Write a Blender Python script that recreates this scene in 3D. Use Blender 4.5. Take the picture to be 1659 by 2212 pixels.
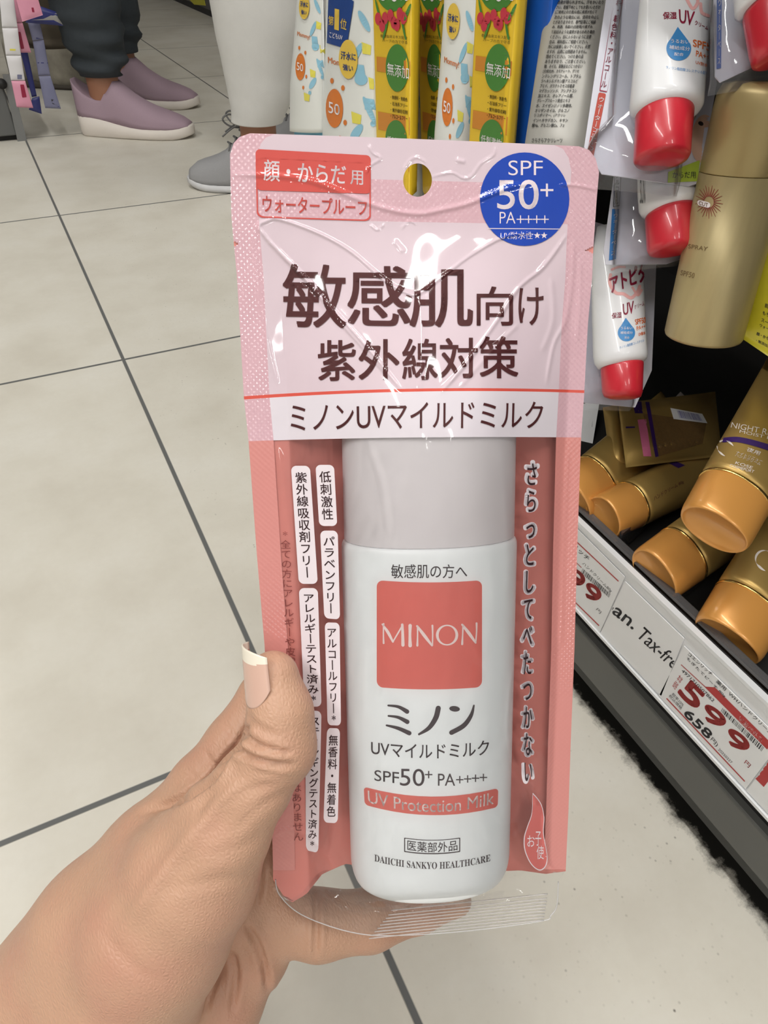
import bpy, bmesh, math, random
import numpy as np
from mathutils import Vector, Matrix
from mathutils.bvhtree import BVHTree
random.seed(7); np.random.seed(7)
for _o in list(bpy.data.objects): bpy.data.objects.remove(_o)
SC = bpy.context.scene; COL = SC.collection

# ------------------------------------------------------------ camera (solved from the floor tiles)
F_PX, CX, CY, CAM_H = 1520.0, 829.5, 1106.0, 0.466
def _d(p):
    v = np.array([(p[0]-CX)/F_PX, (p[1]-CY)/F_PX, 1.0]); return v/np.linalg.norm(v)
_Y = _d((-190, -250)); _dn = -np.cross(_d((4630, -125)), _Y); _dn /= np.linalg.norm(_dn)
if _dn[1] < 0: _dn = -_dn
_X = np.cross(_Y, -_dn); _X /= np.linalg.norm(_X)
if _X[0] < 0: _X = -_X
R = np.array([_X, _Y, -_dn])                    # camera frame (right, down, forward) -> world
CAM = np.array([0, 0, CAM_H])
cam_d = bpy.data.cameras.new('camera'); cam = bpy.data.objects.new('camera', cam_d); COL.objects.link(cam)
_r, _u, _b = R@[1, 0, 0], R@[0, -1, 0], R@[0, 0, -1]
cam.matrix_world = Matrix(((_r[0], _u[0], _b[0], 0), (_r[1], _u[1], _b[1], 0), (_r[2], _u[2], _b[2], CAM_H), (0, 0, 0, 1)))
cam_d.sensor_fit = 'VERTICAL'; cam_d.sensor_height = 36.0; cam_d.lens = 36.0*F_PX/2212.0
cam_d.clip_start = 0.01; cam_d.clip_end = 60
SC.camera = cam

# ------------------------------------------------------------ light and exposure
SC.view_settings.view_transform = 'Standard'; SC.view_settings.look = 'None'
SC.view_settings.gamma = 1.0; SC.view_settings.use_curve_mapping = False
SC.view_settings.exposure = -0.10
SC.cycles.use_denoising = True
SC.cycles.transparent_max_bounces = 24; SC.cycles.max_bounces = 8
wd = bpy.data.worlds.new('store_air'); SC.world = wd; wd.use_nodes = True
wd.node_tree.nodes['Background'].inputs[0].default_value = (1.0, 0.985, 0.96, 1)
wd.node_tree.nodes['Background'].inputs[1].default_value = 0.48
def lamp(name, loc, sx, sy, power, col=(1, .985, .955), rot=(0, 0, 0)):
    l = bpy.data.lights.new(name, 'AREA'); l.shape = 'RECTANGLE'; l.size = sx; l.size_y = sy
    l.energy = power; l.color = col
    o = bpy.data.objects.new(name, l); COL.objects.link(o); o.location = loc; o.rotation_euler = rot
    return o
for _lx, _ly, _ll, _p in ((-.05, -.15, 2.4, 36), (-1.6, -.15, 2.4, 54), (1.55, -.15, 2.4, 24), (-.05, -3.75, 1.25, 30), (-1.6, -3.75, 1.25, 28), (-.05, 3.2, 1.25, 5), (-1.6, 3.2, 1.25, 4)):  # front pair added as fill, right row added for glints on the film creases
    lamp('ceiling_and_fill_light', (_lx, _ly, 2.6), 0.10, _ll, _p)

# ------------------------------------------------------------ pixel measurements -> places in the store
def ray(px, py):
    return R@np.array([(px-CX)/F_PX, (py-CY)/F_PX, 1.0])
def W(px, py, dep): return CAM + ray(px, py)*dep
def onX(px, py, x): r = ray(px, py); return CAM + r*(x/r[0])
def onY(px, py, y): r = ray(px, py); return CAM + r*(y/r[1])
def onZ(px, py, z=0.0): r = ray(px, py); return CAM + r*((z-CAM_H)/r[2])
def proj(P):
    q = (np.asarray(P)-CAM)@R
    return np.stack([q[..., 0]/q[..., 2]*F_PX+CX, q[..., 1]/q[..., 2]*F_PX+CY], -1)
def nrm(v): v = np.asarray(v, float); return v/np.linalg.norm(v)
VIEW = R@[0, 0, 1.]; RIGHT = R@[1., 0, 0]; DOWN = R@[0, 1., 0]

# ------------------------------------------------------------ materials
def lin(c):
    return tuple(((x/255)/12.92 if x/255 <= .04045 else ((x/255+.055)/1.055)**2.4) for x in c)
MATS = {}
def M(name, rgb, rough=.5, metal=0., coat=0., vary=.06, vscale=40., bump=0., bscale=300., spec=.5, sss=0., aniso=None):
    if name in MATS: return MATS[name]
    m = bpy.data.materials.new(name); m.use_nodes = True; nt = m.node_tree; b = nt.nodes['Principled BSDF']
    c = lin(rgb)
    tc = nt.nodes.new('ShaderNodeTexCoord'); nz = nt.nodes.new('ShaderNodeTexNoise'); nz.inputs['Scale'].default_value = vscale
    nz.inputs['Detail'].default_value = 4
    src = tc.outputs['Object']
    if aniso:
        mp = nt.nodes.new('ShaderNodeMapping'); mp.inputs['Scale'].default_value = aniso
        nt.links.new(src, mp.inputs['Vector']); src = mp.outputs['Vector']
    nt.links.new(src, nz.inputs['Vector'])
    mx = nt.nodes.new('ShaderNodeMix'); mx.data_type = 'RGBA'
    mx.inputs['A'].default_value = tuple(max(0, x*(1-vary)) for x in c)+(1,)
    mx.inputs['B'].default_value = tuple(min(1, x*(1+vary)) for x in c)+(1,)
    nt.links.new(nz.outputs['Fac'], mx.inputs['Factor']); nt.links.new(mx.outputs['Result'], b.inputs['Base Color'])
    b.inputs['Roughness'].default_value = rough; b.inputs['Metallic'].default_value = metal
    b.inputs['Coat Weight'].default_value = coat; b.inputs['Coat Roughness'].default_value = .08
    b.inputs['Specular IOR Level'].default_value = spec
    if sss:
        b.inputs['Subsurface Weight'].default_value = sss; b.inputs['Subsurface Radius'].default_value = (1, .35, .2)
        b.inputs['Subsurface Scale'].default_value = .004
    if bump:
        n2 = nt.nodes.new('ShaderNodeTexNoise'); n2.inputs['Scale'].default_value = bscale; n2.inputs['Detail'].default_value = 3
        nt.links.new(src, n2.inputs['Vector'])
        bp = nt.nodes.new('ShaderNodeBump'); bp.inputs['Strength'].default_value = bump; bp.inputs['Distance'].default_value = .001
        nt.links.new(n2.outputs['Fac'], bp.inputs['Height']); nt.links.new(bp.outputs['Normal'], b.inputs['Normal'])
    MATS[name] = m; return m
def clear_mat(name, tint=(250, 250, 250), rough=.06, ior=1.4, haze=.0, bump=0., bscale=60., aniso=None, gain=1.0):
    if name in MATS: return MATS[name]
    m = bpy.data.materials.new(name); m.use_nodes = True; nt = m.node_tree; nt.nodes.clear()
    out = nt.nodes.new('ShaderNodeOutputMaterial'); tr = nt.nodes.new('ShaderNodeBsdfTransparent'); tr.inputs[0].default_value = lin(tint)+(1,)
    gl = nt.nodes.new('ShaderNodeBsdfGlossy'); gl.inputs['Roughness'].default_value = rough
    df = nt.nodes.new('ShaderNodeBsdfDiffuse'); df.inputs[0].default_value = (.85, .85, .87, 1)
    fr = nt.nodes.new('ShaderNodeFresnel'); fr.inputs['IOR'].default_value = ior
    mg = nt.nodes.new('ShaderNodeMath'); mg.operation = 'MULTIPLY'; mg.inputs[1].default_value = gain; mg.use_clamp = True
    m0 = nt.nodes.new('ShaderNodeMixShader'); m0.inputs[0].default_value = haze
    m1 = nt.nodes.new('ShaderNodeMixShader')
    nt.links.new(tr.outputs[0], m0.inputs[1]); nt.links.new(df.outputs[0], m0.inputs[2])
    nt.links.new(fr.outputs[0], mg.inputs[0]); nt.links.new(mg.outputs[0], m1.inputs[0])
    nt.links.new(m0.outputs[0], m1.inputs[1]); nt.links.new(gl.outputs[0], m1.inputs[2]); nt.links.new(m1.outputs[0], out.inputs[0])
    if bump:
        tc = nt.nodes.new('ShaderNodeTexCoord'); mp = nt.nodes.new('ShaderNodeMapping'); mp.inputs['Scale'].default_value = aniso or (1, 1, 1)
        nz = nt.nodes.new('ShaderNodeTexNoise'); nz.inputs['Scale'].default_value = bscale
        bp = nt.nodes.new('ShaderNodeBump'); bp.inputs['Strength'].default_value = bump; bp.inputs['Distance'].default_value = .002
        nt.links.new(tc.outputs['Object'], mp.inputs[0]); nt.links.new(mp.outputs[0], nz.inputs['Vector'])
        nt.links.new(nz.outputs['Fac'], bp.inputs['Height'])
        for n in (gl, fr): nt.links.new(bp.outputs[0], n.inputs['Normal'])
    MATS[name] = m; return m

# ------------------------------------------------------------ object helpers (vertices are kept in world space)
def tag(o, label=None, cat=None, group=None, kind=None):
    if label: o['label'] = label
    if cat: o['category'] = cat
    if group: o['group'] = group
    if kind: o['kind'] = kind
    return o
def thing(name, loc, label, cat, group=None):
    o = bpy.data.objects.new(name, None); COL.objects.link(o); o.location = [float(x) for x in loc]; o.empty_display_size = .02
    o['_loc'] = [float(x) for x in loc]
    return tag(o, label, cat, group)
def obj(name, V, Fc, mat, parent=None, smooth=True, mi=None, label=None, uv=None):
    me = bpy.data.meshes.new(name); me.from_pydata([tuple(map(float, v)) for v in V], [], [tuple(map(int, f)) for f in Fc])
    for m in (mat if isinstance(mat, (list, tuple)) else [mat]): me.materials.append(m)
    if mi is not None: me.polygons.foreach_set('material_index', np.asarray(mi, dtype=np.int32))
    if smooth: me.polygons.foreach_set('use_smooth', np.ones(len(me.polygons), dtype=bool))
    if uv is not None:
        l = me.uv_layers.new(name='print'); idx = np.zeros(len(me.loops), dtype=np.int32); me.loops.foreach_get('vertex_index', idx)
        l.data.foreach_set('uv', np.asarray(uv, dtype=np.float32)[idx].ravel())
    me.update()
    o = bpy.data.objects.new(name, me); COL.objects.link(o)
    if parent is not None:
        o.parent = parent
        if '_loc' in parent.keys(): o.matrix_parent_inverse = Matrix.Translation(-Vector(parent['_loc']))
    if label: o['label'] = label
    return o
def sharp(o, ang=.6):
    for e in o.data.edges: pass
    try: o.data.set_sharp_from_angle(angle=ang)
    except Exception: pass
    return o
def join(parts):
    V = []; Fc = []; n = 0
    for v, f in parts:
        V += list(v); Fc += [tuple(i+n for i in q) for q in f]; n += len(v)
    return V, Fc
def loft(rings, cap0=True, cap1=True, closed=True):
    k = len(rings[0]); V = [p for r in rings for p in r]; Fc = []
    for i in range(len(rings)-1):
        for j in range(k if closed else k-1):
            a = i*k+j; b = i*k+(j+1) % k
            Fc.append((a, b, b+k, a+k))
    if cap0: Fc.append(tuple(range(k))[::-1])
    if cap1: Fc.append(tuple((len(rings)-1)*k+j for j in range(k)))
    return V, Fc
def ring(c, w, d, n=2.0, k=40):
    out = []
    for j in range(k):
        t = 2*math.pi*j/k; cs, sn = math.cos(t), math.sin(t)
        out.append(np.asarray(c)+np.asarray(w)*math.copysign(abs(cs)**(2/n), cs)+np.asarray(d)*math.copysign(abs(sn)**(2/n), sn))
    return out
def box(lo, hi, bev=.0):
    bm = bmesh.new(); bmesh.ops.create_cube(bm, size=1)
    for v in bm.verts: v.co = Vector([(lo[i]+hi[i])/2+v.co[i]*(hi[i]-lo[i]) for i in range(3)])
    if bev: bmesh.ops.bevel(bm, geom=list(bm.edges), offset=bev, segments=2, affect='EDGES', profile=.5)
    V = [np.array(v.co) for v in bm.verts]; bm.verts.index_update(); Fc = [tuple(v.index for v in f.verts) for f in bm.faces]; bm.free()
    return V, Fc
def tube(pts, r, k=8):
    pts = [np.asarray(p, float) for p in pts]; rs = r if isinstance(r, (list, tuple)) else [r]*len(pts)
    rings = []; up = np.array([.13, .21, .97])
    for i, p in enumerate(pts):
        t = nrm(pts[min(i+1, len(pts)-1)]-pts[max(i-1, 0)]); a = nrm(np.cross(t, up)); b = np.cross(t, a)
        rings.append([p+a*rs[i]*math.cos(2*math.pi*j/k)+b*rs[i]*math.sin(2*math.pi*j/k) for j in range(k)])
    return loft(rings)
def smooth_poly(pts, n=8):
    P = [np.asarray(p, float) for p in pts]; out = []
    for i in range(len(P)-1):
        p0, p1, p2, p3 = P[max(i-1, 0)], P[i], P[i+1], P[min(i+2, len(P)-1)]
        for s in range(n):
            t = s/n
            out.append(.5*((2*p1)+(-p0+p2)*t+(2*p0-5*p1+4*p2-p3)*t*t+(-p0+3*p1-3*p2+p3)*t**3))
    out.append(P[-1]); return out
def bvh_of(*objs):
    V = []; Fc = []; n = 0
    for o in objs:
        V += [v.co.copy() for v in o.data.vertices]; Fc += [tuple(i+n for i in p.vertices) for p in o.data.polygons]; n = len(V)
    return BVHTree.FromPolygons(V, Fc)

# ------------------------------------------------------------ lettering: outlines measured on the photo, laid on real surfaces
_tcache = {}
def text_geo(s, bold=0., spacing=1.0):
    key = (s, bold, spacing)
    if key in _tcache: return _tcache[key]
    cu = bpy.data.curves.new('lettering', 'FONT'); cu.body = s; cu.fill_mode = 'FRONT'; cu.offset = bold; cu.resolution_u = 5
    cu.align_x = 'CENTER'; cu.space_line = spacing
    ob = bpy.data.objects.new('lettering', cu); COL.objects.link(ob)
    dg = bpy.context.evaluated_depsgraph_get()
    me = bpy.data.meshes.new_from_object(ob.evaluated_get(dg))
    V = np.array([(v.co.x, v.co.y) for v in me.vertices]); Fc = [tuple(p.vertices) for p in me.polygons]
    bpy.data.objects.remove(ob); bpy.data.curves.remove(cu); bpy.data.meshes.remove(me)
    if len(V):
        lo, hi = V.min(0), V.max(0); V = (V-lo)/np.maximum(hi-lo, 1e-6); V[:, 1] = 1-V[:, 1]
    _tcache[key] = (V, Fc); return V, Fc
def quad_map(V, q, bow=0.):
    q = np.asarray(q, float); s, t = V[:, :1], V[:, 1:2]
    P = (q[0]*(1-s)+q[1]*s)*(1-t)+(q[3]*(1-s)+q[2]*s)*t
    if bow: P = P + np.array([[0, 1.]])*bow*4*s*(1-s)
    return P
def rect(x0, y0, x1, y1): return [(x0, y0), (x1, y0), (x1, y1), (x0, y1)]
def txt(s, q, bold=0., bow=0., sp=1.0):
    if len(q) == 4 and not hasattr(q[0], '__len__'): q = rect(*q)
    if bold <= 0: V, Fc = text_geo(s, bold, sp); return quad_map(V, q, bow), Fc
    V, Fc = text_geo(s, 0., sp); P = quad_map(V, q, bow); q = np.asarray(q, float); nl = s.count('\n')+1
    a, b = np.linalg.norm(q[1]-q[0]), np.linalg.norm(q[3]-q[0]); em = (b/nl if len(max(s.split('\n'), key=len)) > 1 else min(a, b/nl*1.2)); d = bold*em
    if bold < .05: sh_ = [(.7, .7), (-.7, .7), (.7, -.7), (-.7, -.7)]
    else: sh_ = [(r*math.cos(k*math.pi/6), r*math.sin(k*math.pi/6)) for r in (.5, 1) for k in range(12)]
    return px_join(*[(P+np.array(s_)*d, Fc) for s_ in sh_])
def vtxt(s, q, bold=0., bow=0.):
    return txt('\n'.join('丨' if c == 'ー' else c for c in s), q, bold, bow, 1.04)
def poly(pts): return np.asarray(pts, float), [tuple(range(len(pts)))]
def rrect(q, rx=.1, ry=.1, bow=0., n=6, m=10):
    if not hasattr(q[0], '__len__'): q = rect(*q)
    pts = []
    for cx, cy, a0 in ((1-rx, ry, -90), (1-rx, 1-ry, 0), (rx, 1-ry, 90), (rx, ry, 180)):
        for i in range(n+1):
            a = math.radians(a0+90*i/n); pts.append((cx+rx*math.cos(a), cy+ry*math.sin(a)))
    full = []
    for i in range(len(pts)):
        a, b = np.array(pts[i]), np.array(pts[(i+1) % len(pts)])
        k = m if np.linalg.norm(b-a) > .2 else 1
        for j in range(k): full.append(a+(b-a)*j/k)
    return quad_map(np.array(full), q, bow), [tuple(range(len(full)))]
def frame(q, w, bow=0., r=.06):
    """outline ring of a rounded rectangle, w in pixels"""
    if not hasattr(q[0], '__len__'): q = rect(*q)
    O, _ = rrect(q, r, r*1.5, bow); c = np.mean(O, 0); sz = (O.max(0)-O.min(0))/2
    I = c+(O-c)*(1-w/sz); n = len(O)
    return np.concatenate([O, I]), [(i, (i+1) % n, n+(i+1) % n, n+i) for i in range(n)]
def ellipse(cx, cy, rx, ry, n=48, rot=0):
    a = np.linspace(0, 2*np.pi, n, endpoint=False); x, y = rx*np.cos(a), ry*np.sin(a)
    return np.stack([cx+x*math.cos(rot)-y*math.sin(rot), cy+x*math.sin(rot)+y*math.cos(rot)], -1), [tuple(range(n))]
def stroke(pts, ws, n=8):
    """brush stroke polygon: centre line and widths in pixels"""
    P = smooth_poly([(*p, w) for p, w in zip(pts, ws)], n); L = []; Rr = []
    for i, p in enumerate(P):
        t = nrm((P[min(i+1, len(P)-1)]-P[max(i-1, 0)])[:2]); nn = np.array([-t[1], t[0]])
        L.append(p[:2]+nn*p[2]/2); Rr.append(p[:2]-nn*p[2]/2)
    def capend(c, w, a0):
        return [c+w/2*np.array([math.cos(a0+math.pi*k/5), math.sin(a0+math.pi*k/5)]) for k in range(1, 5)]
    t1 = nrm((P[-1]-P[-2])[:2]); a1 = math.atan2(t1[0], -t1[1])
    t0 = nrm((P[0]-P[1])[:2]); a0 = math.atan2(t0[0], -t0[1])
    m = len(L); V = L+Rr; Fc = [(i, i+1, m+i+1, m+i) for i in range(m-1)]
    c1 = [P[-1][:2]+P[-1][2]/2*np.array([math.cos(a), math.sin(a)]) for a in np.linspace(a1, a1-math.pi, 8)[1:-1]]
    Fc.append(tuple([m-1]+[2*m+k for k in range(len(c1))]+[2*m-1])); V = V+c1
    k0 = len(V); c0 = [P[0][:2]+P[0][2]/2*np.array([math.cos(a), math.sin(a)]) for a in np.linspace(a0, a0-math.pi, 8)[1:-1]]
    Fc.append(tuple([m]+[k0+k for k in range(len(c0))]+[0])); V = V+c0
    return np.asarray(V), Fc
def px_join(*gs):
    V = []; Fc = []; n = 0
    for v, f in gs:
        if len(v) == 0: continue
        V.append(np.asarray(v)); Fc += [tuple(i+n for i in q) for q in f]; n += len(v)
    return np.concatenate(V), Fc
def decal(name, geo, bvh, off, mat, parent, seg=14., label=None):
    """print a flat outline onto the surface it sits on"""
    P, Fc = geo
    bm = bmesh.new(); vs = [bm.verts.new((p[0], p[1], 0)) for p in P]
    for f in Fc:
        try: bm.faces.new([vs[i] for i in f])
        except Exception: pass
    bmesh.ops.triangulate(bm, faces=list(bm.faces))
    for _ in range(6):
        es = [e for e in bm.edges if e.calc_length() > seg]
        if not es: break
        bmesh.ops.subdivide_edges(bm, edges=es, cuts=1)
        bmesh.ops.triangulate(bm, faces=list(bm.faces))
    V = []; ok = []
    o = Vector(CAM)
    for v in bm.verts:
        d = Vector(ray(v.co.x, v.co.y)).normalized(); h = bvh.ray_cast(o, d)
        if h[0] is None: V.append(np.zeros(3)); ok.append(False); continue
        n = h[1] if h[1].dot(d) < 0 else -h[1]
        V.append(np.array(h[0]+n*off)); ok.append(True)
    bm.verts.index_update(); Fc = [tuple(v.index for v in f.verts) for f in bm.faces]; bm.free()
    Fc = [f for f in Fc if all(ok[i] for i in f)]
    out = []
    for f in Fc:
        a, b, c = (V[i] for i in f[:3])
        if np.dot(np.cross(b-a, c-a), a-CAM) > 0: f = f[::-1]
        out.append(f)
    if not out: return None
    used = sorted({i for f in out for i in f}); mp = {i: k for k, i in enumerate(used)}
    return obj(name, [V[i] for i in used], [tuple(mp[i] for i in f) for f in out], mat, parent, smooth=False, label=label)
def pillow(TL, TR, BR, BL, nrmv, bf, bb, mode='pouch', nu=24, nv=30, edge=.0):
    """closed pouch / flattened tube between four corners: bulges bf towards nrmv and bb behind"""
    TL, TR, BR, BL = map(np.asarray, (TL, TR, BR, BL)); nv3 = nrm(nrmv); V = []; Fc = []
    for side in (0, 1):
        for i in range(nv+1):
            t = i/nv
            for j in range(nu+1):
                s = .5-.5*math.cos(math.pi*j/nu)
                p = (TL*(1-s)+TR*s)*(1-t)+(BL*(1-s)+BR*s)*t
                x = 2*s-1
                if mode == 'tube': h = math.sqrt(max(0, 1-x*x))*min(1, .12+t*1.3)
                elif mode == 'box': h = min(1, (1-abs(x))*14)**.5*min(1, t*30, (1-t)*30+.0)**.5
                else: h = (1-x*x)**.7*min(1, 6*t*(1-t))**.8
                V.append(p+nv3*((bf if side == 0 else -bb)*h+(edge if side == 0 else -edge)))
    m = (nv+1)*(nu+1)
    for i in range(nv):
        for j in range(nu):
            a = i*(nu+1)+j; q = (a, a+1, a+nu+2, a+nu+1); Fc.append(q[::-1]); Fc.append(tuple(x+m for x in q))
    def seam(idx):
        for a, b in zip(idx[:-1], idx[1:]): Fc.append((a, b, b+m, a+m))
    seam([j for j in range(nu+1)]); seam([nv*(nu+1)+j for j in range(nu, -1, -1)])
    seam([i*(nu+1) for i in range(nv, -1, -1)]); seam([i*(nu+1)+nu for i in range(nv+1)])
    return V, Fc

# ------------------------------------------------------------ floor
def floor_material():
    m = bpy.data.materials.new('stone_tile'); m.use_nodes = True; nt = m.node_tree; b = nt.nodes['Principled BSDF']; L = nt.links.new
    N = nt.nodes.new
    tc = N('ShaderNodeTexCoord'); sx = N('ShaderNodeSeparateXYZ'); L(tc.outputs['Object'], sx.inputs[0])
    def math_(op, a, b_=None, c=None):
        n = N('ShaderNodeMath'); n.operation = op
        for i, v in enumerate((a, b_, c)):
            if v is None: continue
            if isinstance(v, (int, float)): n.inputs[i].default_value = v
            else: L(v, n.inputs[i])
        return n.outputs[0]
    def line(co, off, per, w):
        f = math_('FRACT', math_('DIVIDE', math_('SUBTRACT', co, off-per*20), per))
        dd = math_('MULTIPLY', math_('MINIMUM', f, math_('SUBTRACT', 1.0, f)), per)
        n = N('ShaderNodeMapRange'); n.inputs[1].default_value = w*.75; n.inputs[2].default_value = w*1.15; n.inputs[3].default_value = 1; n.inputs[4].default_value = 0
        L(dd, n.inputs[0]); return n.outputs[0]
    g = math_('MAXIMUM', line(sx.outputs[0], .0726, .597, .0022), line(sx.outputs[1], .287, .605, .0022))
    def noise(scale, detail=4, rough=.55):
        n = N('ShaderNodeTexNoise'); n.inputs['Scale'].default_value = scale; n.inputs['Detail'].default_value = detail; n.inputs['Roughness'].default_value = rough
        L(tc.outputs['Object'], n.inputs['Vector']); return n.outputs['Fac']
    def ramp(src, stops):
        r = N('ShaderNodeValToRGB'); L(src, r.inputs[0]); e = r.color_ramp.elements
        while len(e) < len(stops): e.new(.5)
        for k, (p, c) in enumerate(stops): e[k].position = p; e[k].color = lin(c)+(1,)
        return r.outputs[0]
    def mix(f, a, b_):
        n = N('ShaderNodeMix'); n.data_type = 'RGBA'
        for nm, v in (('Factor', f), ('A', a), ('B', b_)):
            if isinstance(v, tuple): n.inputs[nm].default_value = lin(v)+(1,)
            elif isinstance(v, float): n.inputs[nm].default_value = v
            else: L(v, n.inputs[nm])
        return n.outputs['Result']
    base = ramp(noise(9, 6), [(.3, (201, 196, 184)), (.52, (210, 206, 195)), (.72, (215, 212, 203))])
    base = mix(math_('MULTIPLY', noise(160, 2), .18), base, (186, 178, 164))
    # dark specks, denser close to the shelf
    sp = N('ShaderNodeTexVoronoi'); sp.inputs['Scale'].default_value = 210; L(tc.outputs['Object'], sp.inputs['Vector'])
    mr = N('ShaderNodeMapRange'); mr.inputs[1].default_value = .0; mr.inputs[2].default_value = .23; mr.inputs[3].default_value = 1.15; mr.inputs[4].default_value = 0; L(sp.outputs['Distance'], mr.inputs[0])
    zone = N('ShaderNodeMapRange'); zone.inputs[1].default_value = .03; zone.inputs[2].default_value = .18; L(sx.outputs[0], zone.inputs[0])
    pz = N('ShaderNodeMapRange'); pz.inputs[1].default_value = .56; pz.inputs[2].default_value = .66; L(noise(26, 3), pz.inputs[0])
    pick = N('ShaderNodeMapRange'); pick.inputs[1].default_value = .42; pick.inputs[2].default_value = .7
    sc = N('ShaderNodeSeparateColor'); L(sp.outputs['Color'], sc.inputs[0]); L(sc.outputs[0], pick.inputs[0])
    speck = math_('MULTIPLY', math_('MULTIPLY', mr.outputs[0], pick.outputs[0]), math_('MULTIPLY', zone.outputs[0], math_('ADD', pz.outputs[0], .22)))
    base = mix(math_('MULTIPLY', speck, .9), base, (92, 86, 78))
    base = mix(g, base, (98, 99, 98))
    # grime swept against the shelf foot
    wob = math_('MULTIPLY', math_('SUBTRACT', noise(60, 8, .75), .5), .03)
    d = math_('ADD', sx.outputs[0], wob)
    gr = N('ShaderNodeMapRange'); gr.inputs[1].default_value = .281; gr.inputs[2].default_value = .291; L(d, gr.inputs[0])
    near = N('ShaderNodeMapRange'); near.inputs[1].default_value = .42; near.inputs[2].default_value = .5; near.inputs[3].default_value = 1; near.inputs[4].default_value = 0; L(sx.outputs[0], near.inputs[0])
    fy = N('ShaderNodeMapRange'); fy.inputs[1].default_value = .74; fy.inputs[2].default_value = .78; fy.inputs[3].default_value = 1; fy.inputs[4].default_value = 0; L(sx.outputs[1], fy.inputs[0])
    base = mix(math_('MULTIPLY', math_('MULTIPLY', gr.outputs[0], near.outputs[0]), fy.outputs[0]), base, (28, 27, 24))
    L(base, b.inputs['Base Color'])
    L(math_('ADD', .42, math_('MULTIPLY', noise(14, 3), .18)), b.inputs['Roughness'])
    b.inputs['Specular IOR Level'].default_value = .35
    bp = N('ShaderNodeBump'); bp.inputs['Strength'].default_value = .5; bp.inputs['Distance'].default_value = .0012; bp.invert = True
    L(g, bp.inputs['Height']); L(bp.outputs[0], b.inputs['Normal'])
    return m
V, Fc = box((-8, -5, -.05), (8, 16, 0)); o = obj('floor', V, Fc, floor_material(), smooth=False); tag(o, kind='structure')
PLASTER = M('ceiling_white', (225, 224, 220), .9, vary=.01)
for nm, lo, hi in (('ceiling', (-8, -5, 2.75), (8, 16, 2.8)), ('wall_far', (-8, 15.9, 0), (8, 16, 2.75)), ('wall_left', (-8, -5, 0), (-7.9, 15.9, 2.75)), ('wall_right', (7.9, -5, 0), (8, 15.9, 2.75))):
    V, Fc = box(lo, hi); tag(obj(nm, V, Fc, PLASTER, smooth=False), kind='structure')

GREY = M('grey_steel', (96, 97, 94), .45, .2, vary=.05, vscale=30)
DGREY = M('dark_grey_steel', (50, 51, 50), .5, .2)
DARK = M('black_steel', (30, 29, 28), .6, .1)
RX = .283
ZR = lambda k: CAM_H+RX*k
# ------------------------------------------------------------ right-hand shelf
shelf = thing('store_shelf', (.45, .4, 0), 'dark store shelf unit with grey plinth and white price rail on the right', 'shelf')
Y0, Y1 = -.55, .76
V, Fc = box((RX, Y0, ZR(-1.5365)), (RX+.4, Y1, ZR(-1.415)), .0015); obj('plinth', V, Fc, GREY, shelf, smooth=False)
V, Fc = join([box((RX+.002, Y0, ZR(-1.5685)), (RX+.39, Y1, ZR(-1.5365)-.0003)), box((RX+.03, Y0, 0), (RX+.38, Y1, ZR(-1.5685)))]); obj('foot', V, Fc, DGREY, shelf, smooth=False)
V, Fc = box((RX+.006, Y0, ZR(-1.4145)), (RX+.4, Y1, ZR(-1.361)+.001)); obj('rail_support', V, Fc, DARK, shelf, smooth=False)
zb, zt = ZR(-1.361), ZR(-1.12)
V, Fc = join([box((RX, Y0, zb), (RX+.003, Y1, zt)), box((RX-.0022, Y0, zb-.001), (RX+.003, Y1, zb+.0012)), box((RX-.0012, Y0, zt-.0018), (RX+.003, Y1, zt+.0008))])
rail = obj('price_rail', V, Fc, M('white_plastic', (222, 224, 226), .35, vary=.02), shelf, smooth=False)
V, Fc = box((RX+.004, Y0, .12), (RX+.4, Y1, .132)); obj('deck', V, Fc, DARK, shelf, smooth=False)
V, Fc = box((.69, Y0, .1), (.71, Y1, .9)); obj('back_panel', V, Fc, DARK, shelf, smooth=False)
V, Fc = box((.275, Y0, .585), (.69, Y1, .615)); obj('unseen_upper_deck', V, Fc, DARK, shelf, smooth=False)  # unseen deck, brought forward to shade the goods below
for V, Fc in (box((.30, Y0-.02, .0), (.71, Y0, .9)), box((.42, Y1, .0), (.71, Y1+.02, .9))): obj('end_panel', V, Fc, DARK, shelf, smooth=False)
for yy in (.14, .29, .37, .26):
    V, Fc = tube([(.69, yy+.02, .56), (.31, yy, .56)], .002); obj('hook', V, Fc, M('wire', (150, 150, 150), .3, 1), shelf)

# ------------------------------------------------------------ display tray with clear dividers on the shelf
SMOKE = clear_mat('smoked_acrylic', (150, 135, 122), .08, 1.45, haze=.10)
ACR = clear_mat('clear_acrylic', (205, 200, 192), .05, 1.45, haze=.04)
tray = thing('display_tray', (RX+.03, .3, .132), 'smoked clear acrylic tray with dividers holding the gold tubes', 'tray')
V, Fc = join([box((RX+.004, Y0+.02, .133), (RX+.0065, .74, zt+.003)), box((RX+.004, Y0+.02, zt), (RX+.011, .74, zt+.004), .001)])
obj('front_lip', V, Fc, SMOKE, tray, smooth=False)
def plate(q, th):
    q = [np.asarray(p) for p in q]; n = nrm(np.cross(q[1]-q[0], q[3]-q[0]))*th/2
    return [p+n for p in q]+[p-n for p in q], [(0, 1, 2, 3), (7, 6, 5, 4), (0, 4, 5, 1), (1, 5, 6, 2), (2, 6, 7, 3), (3, 7, 4, 0)]
for y in (.205, .13):
    pass
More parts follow.
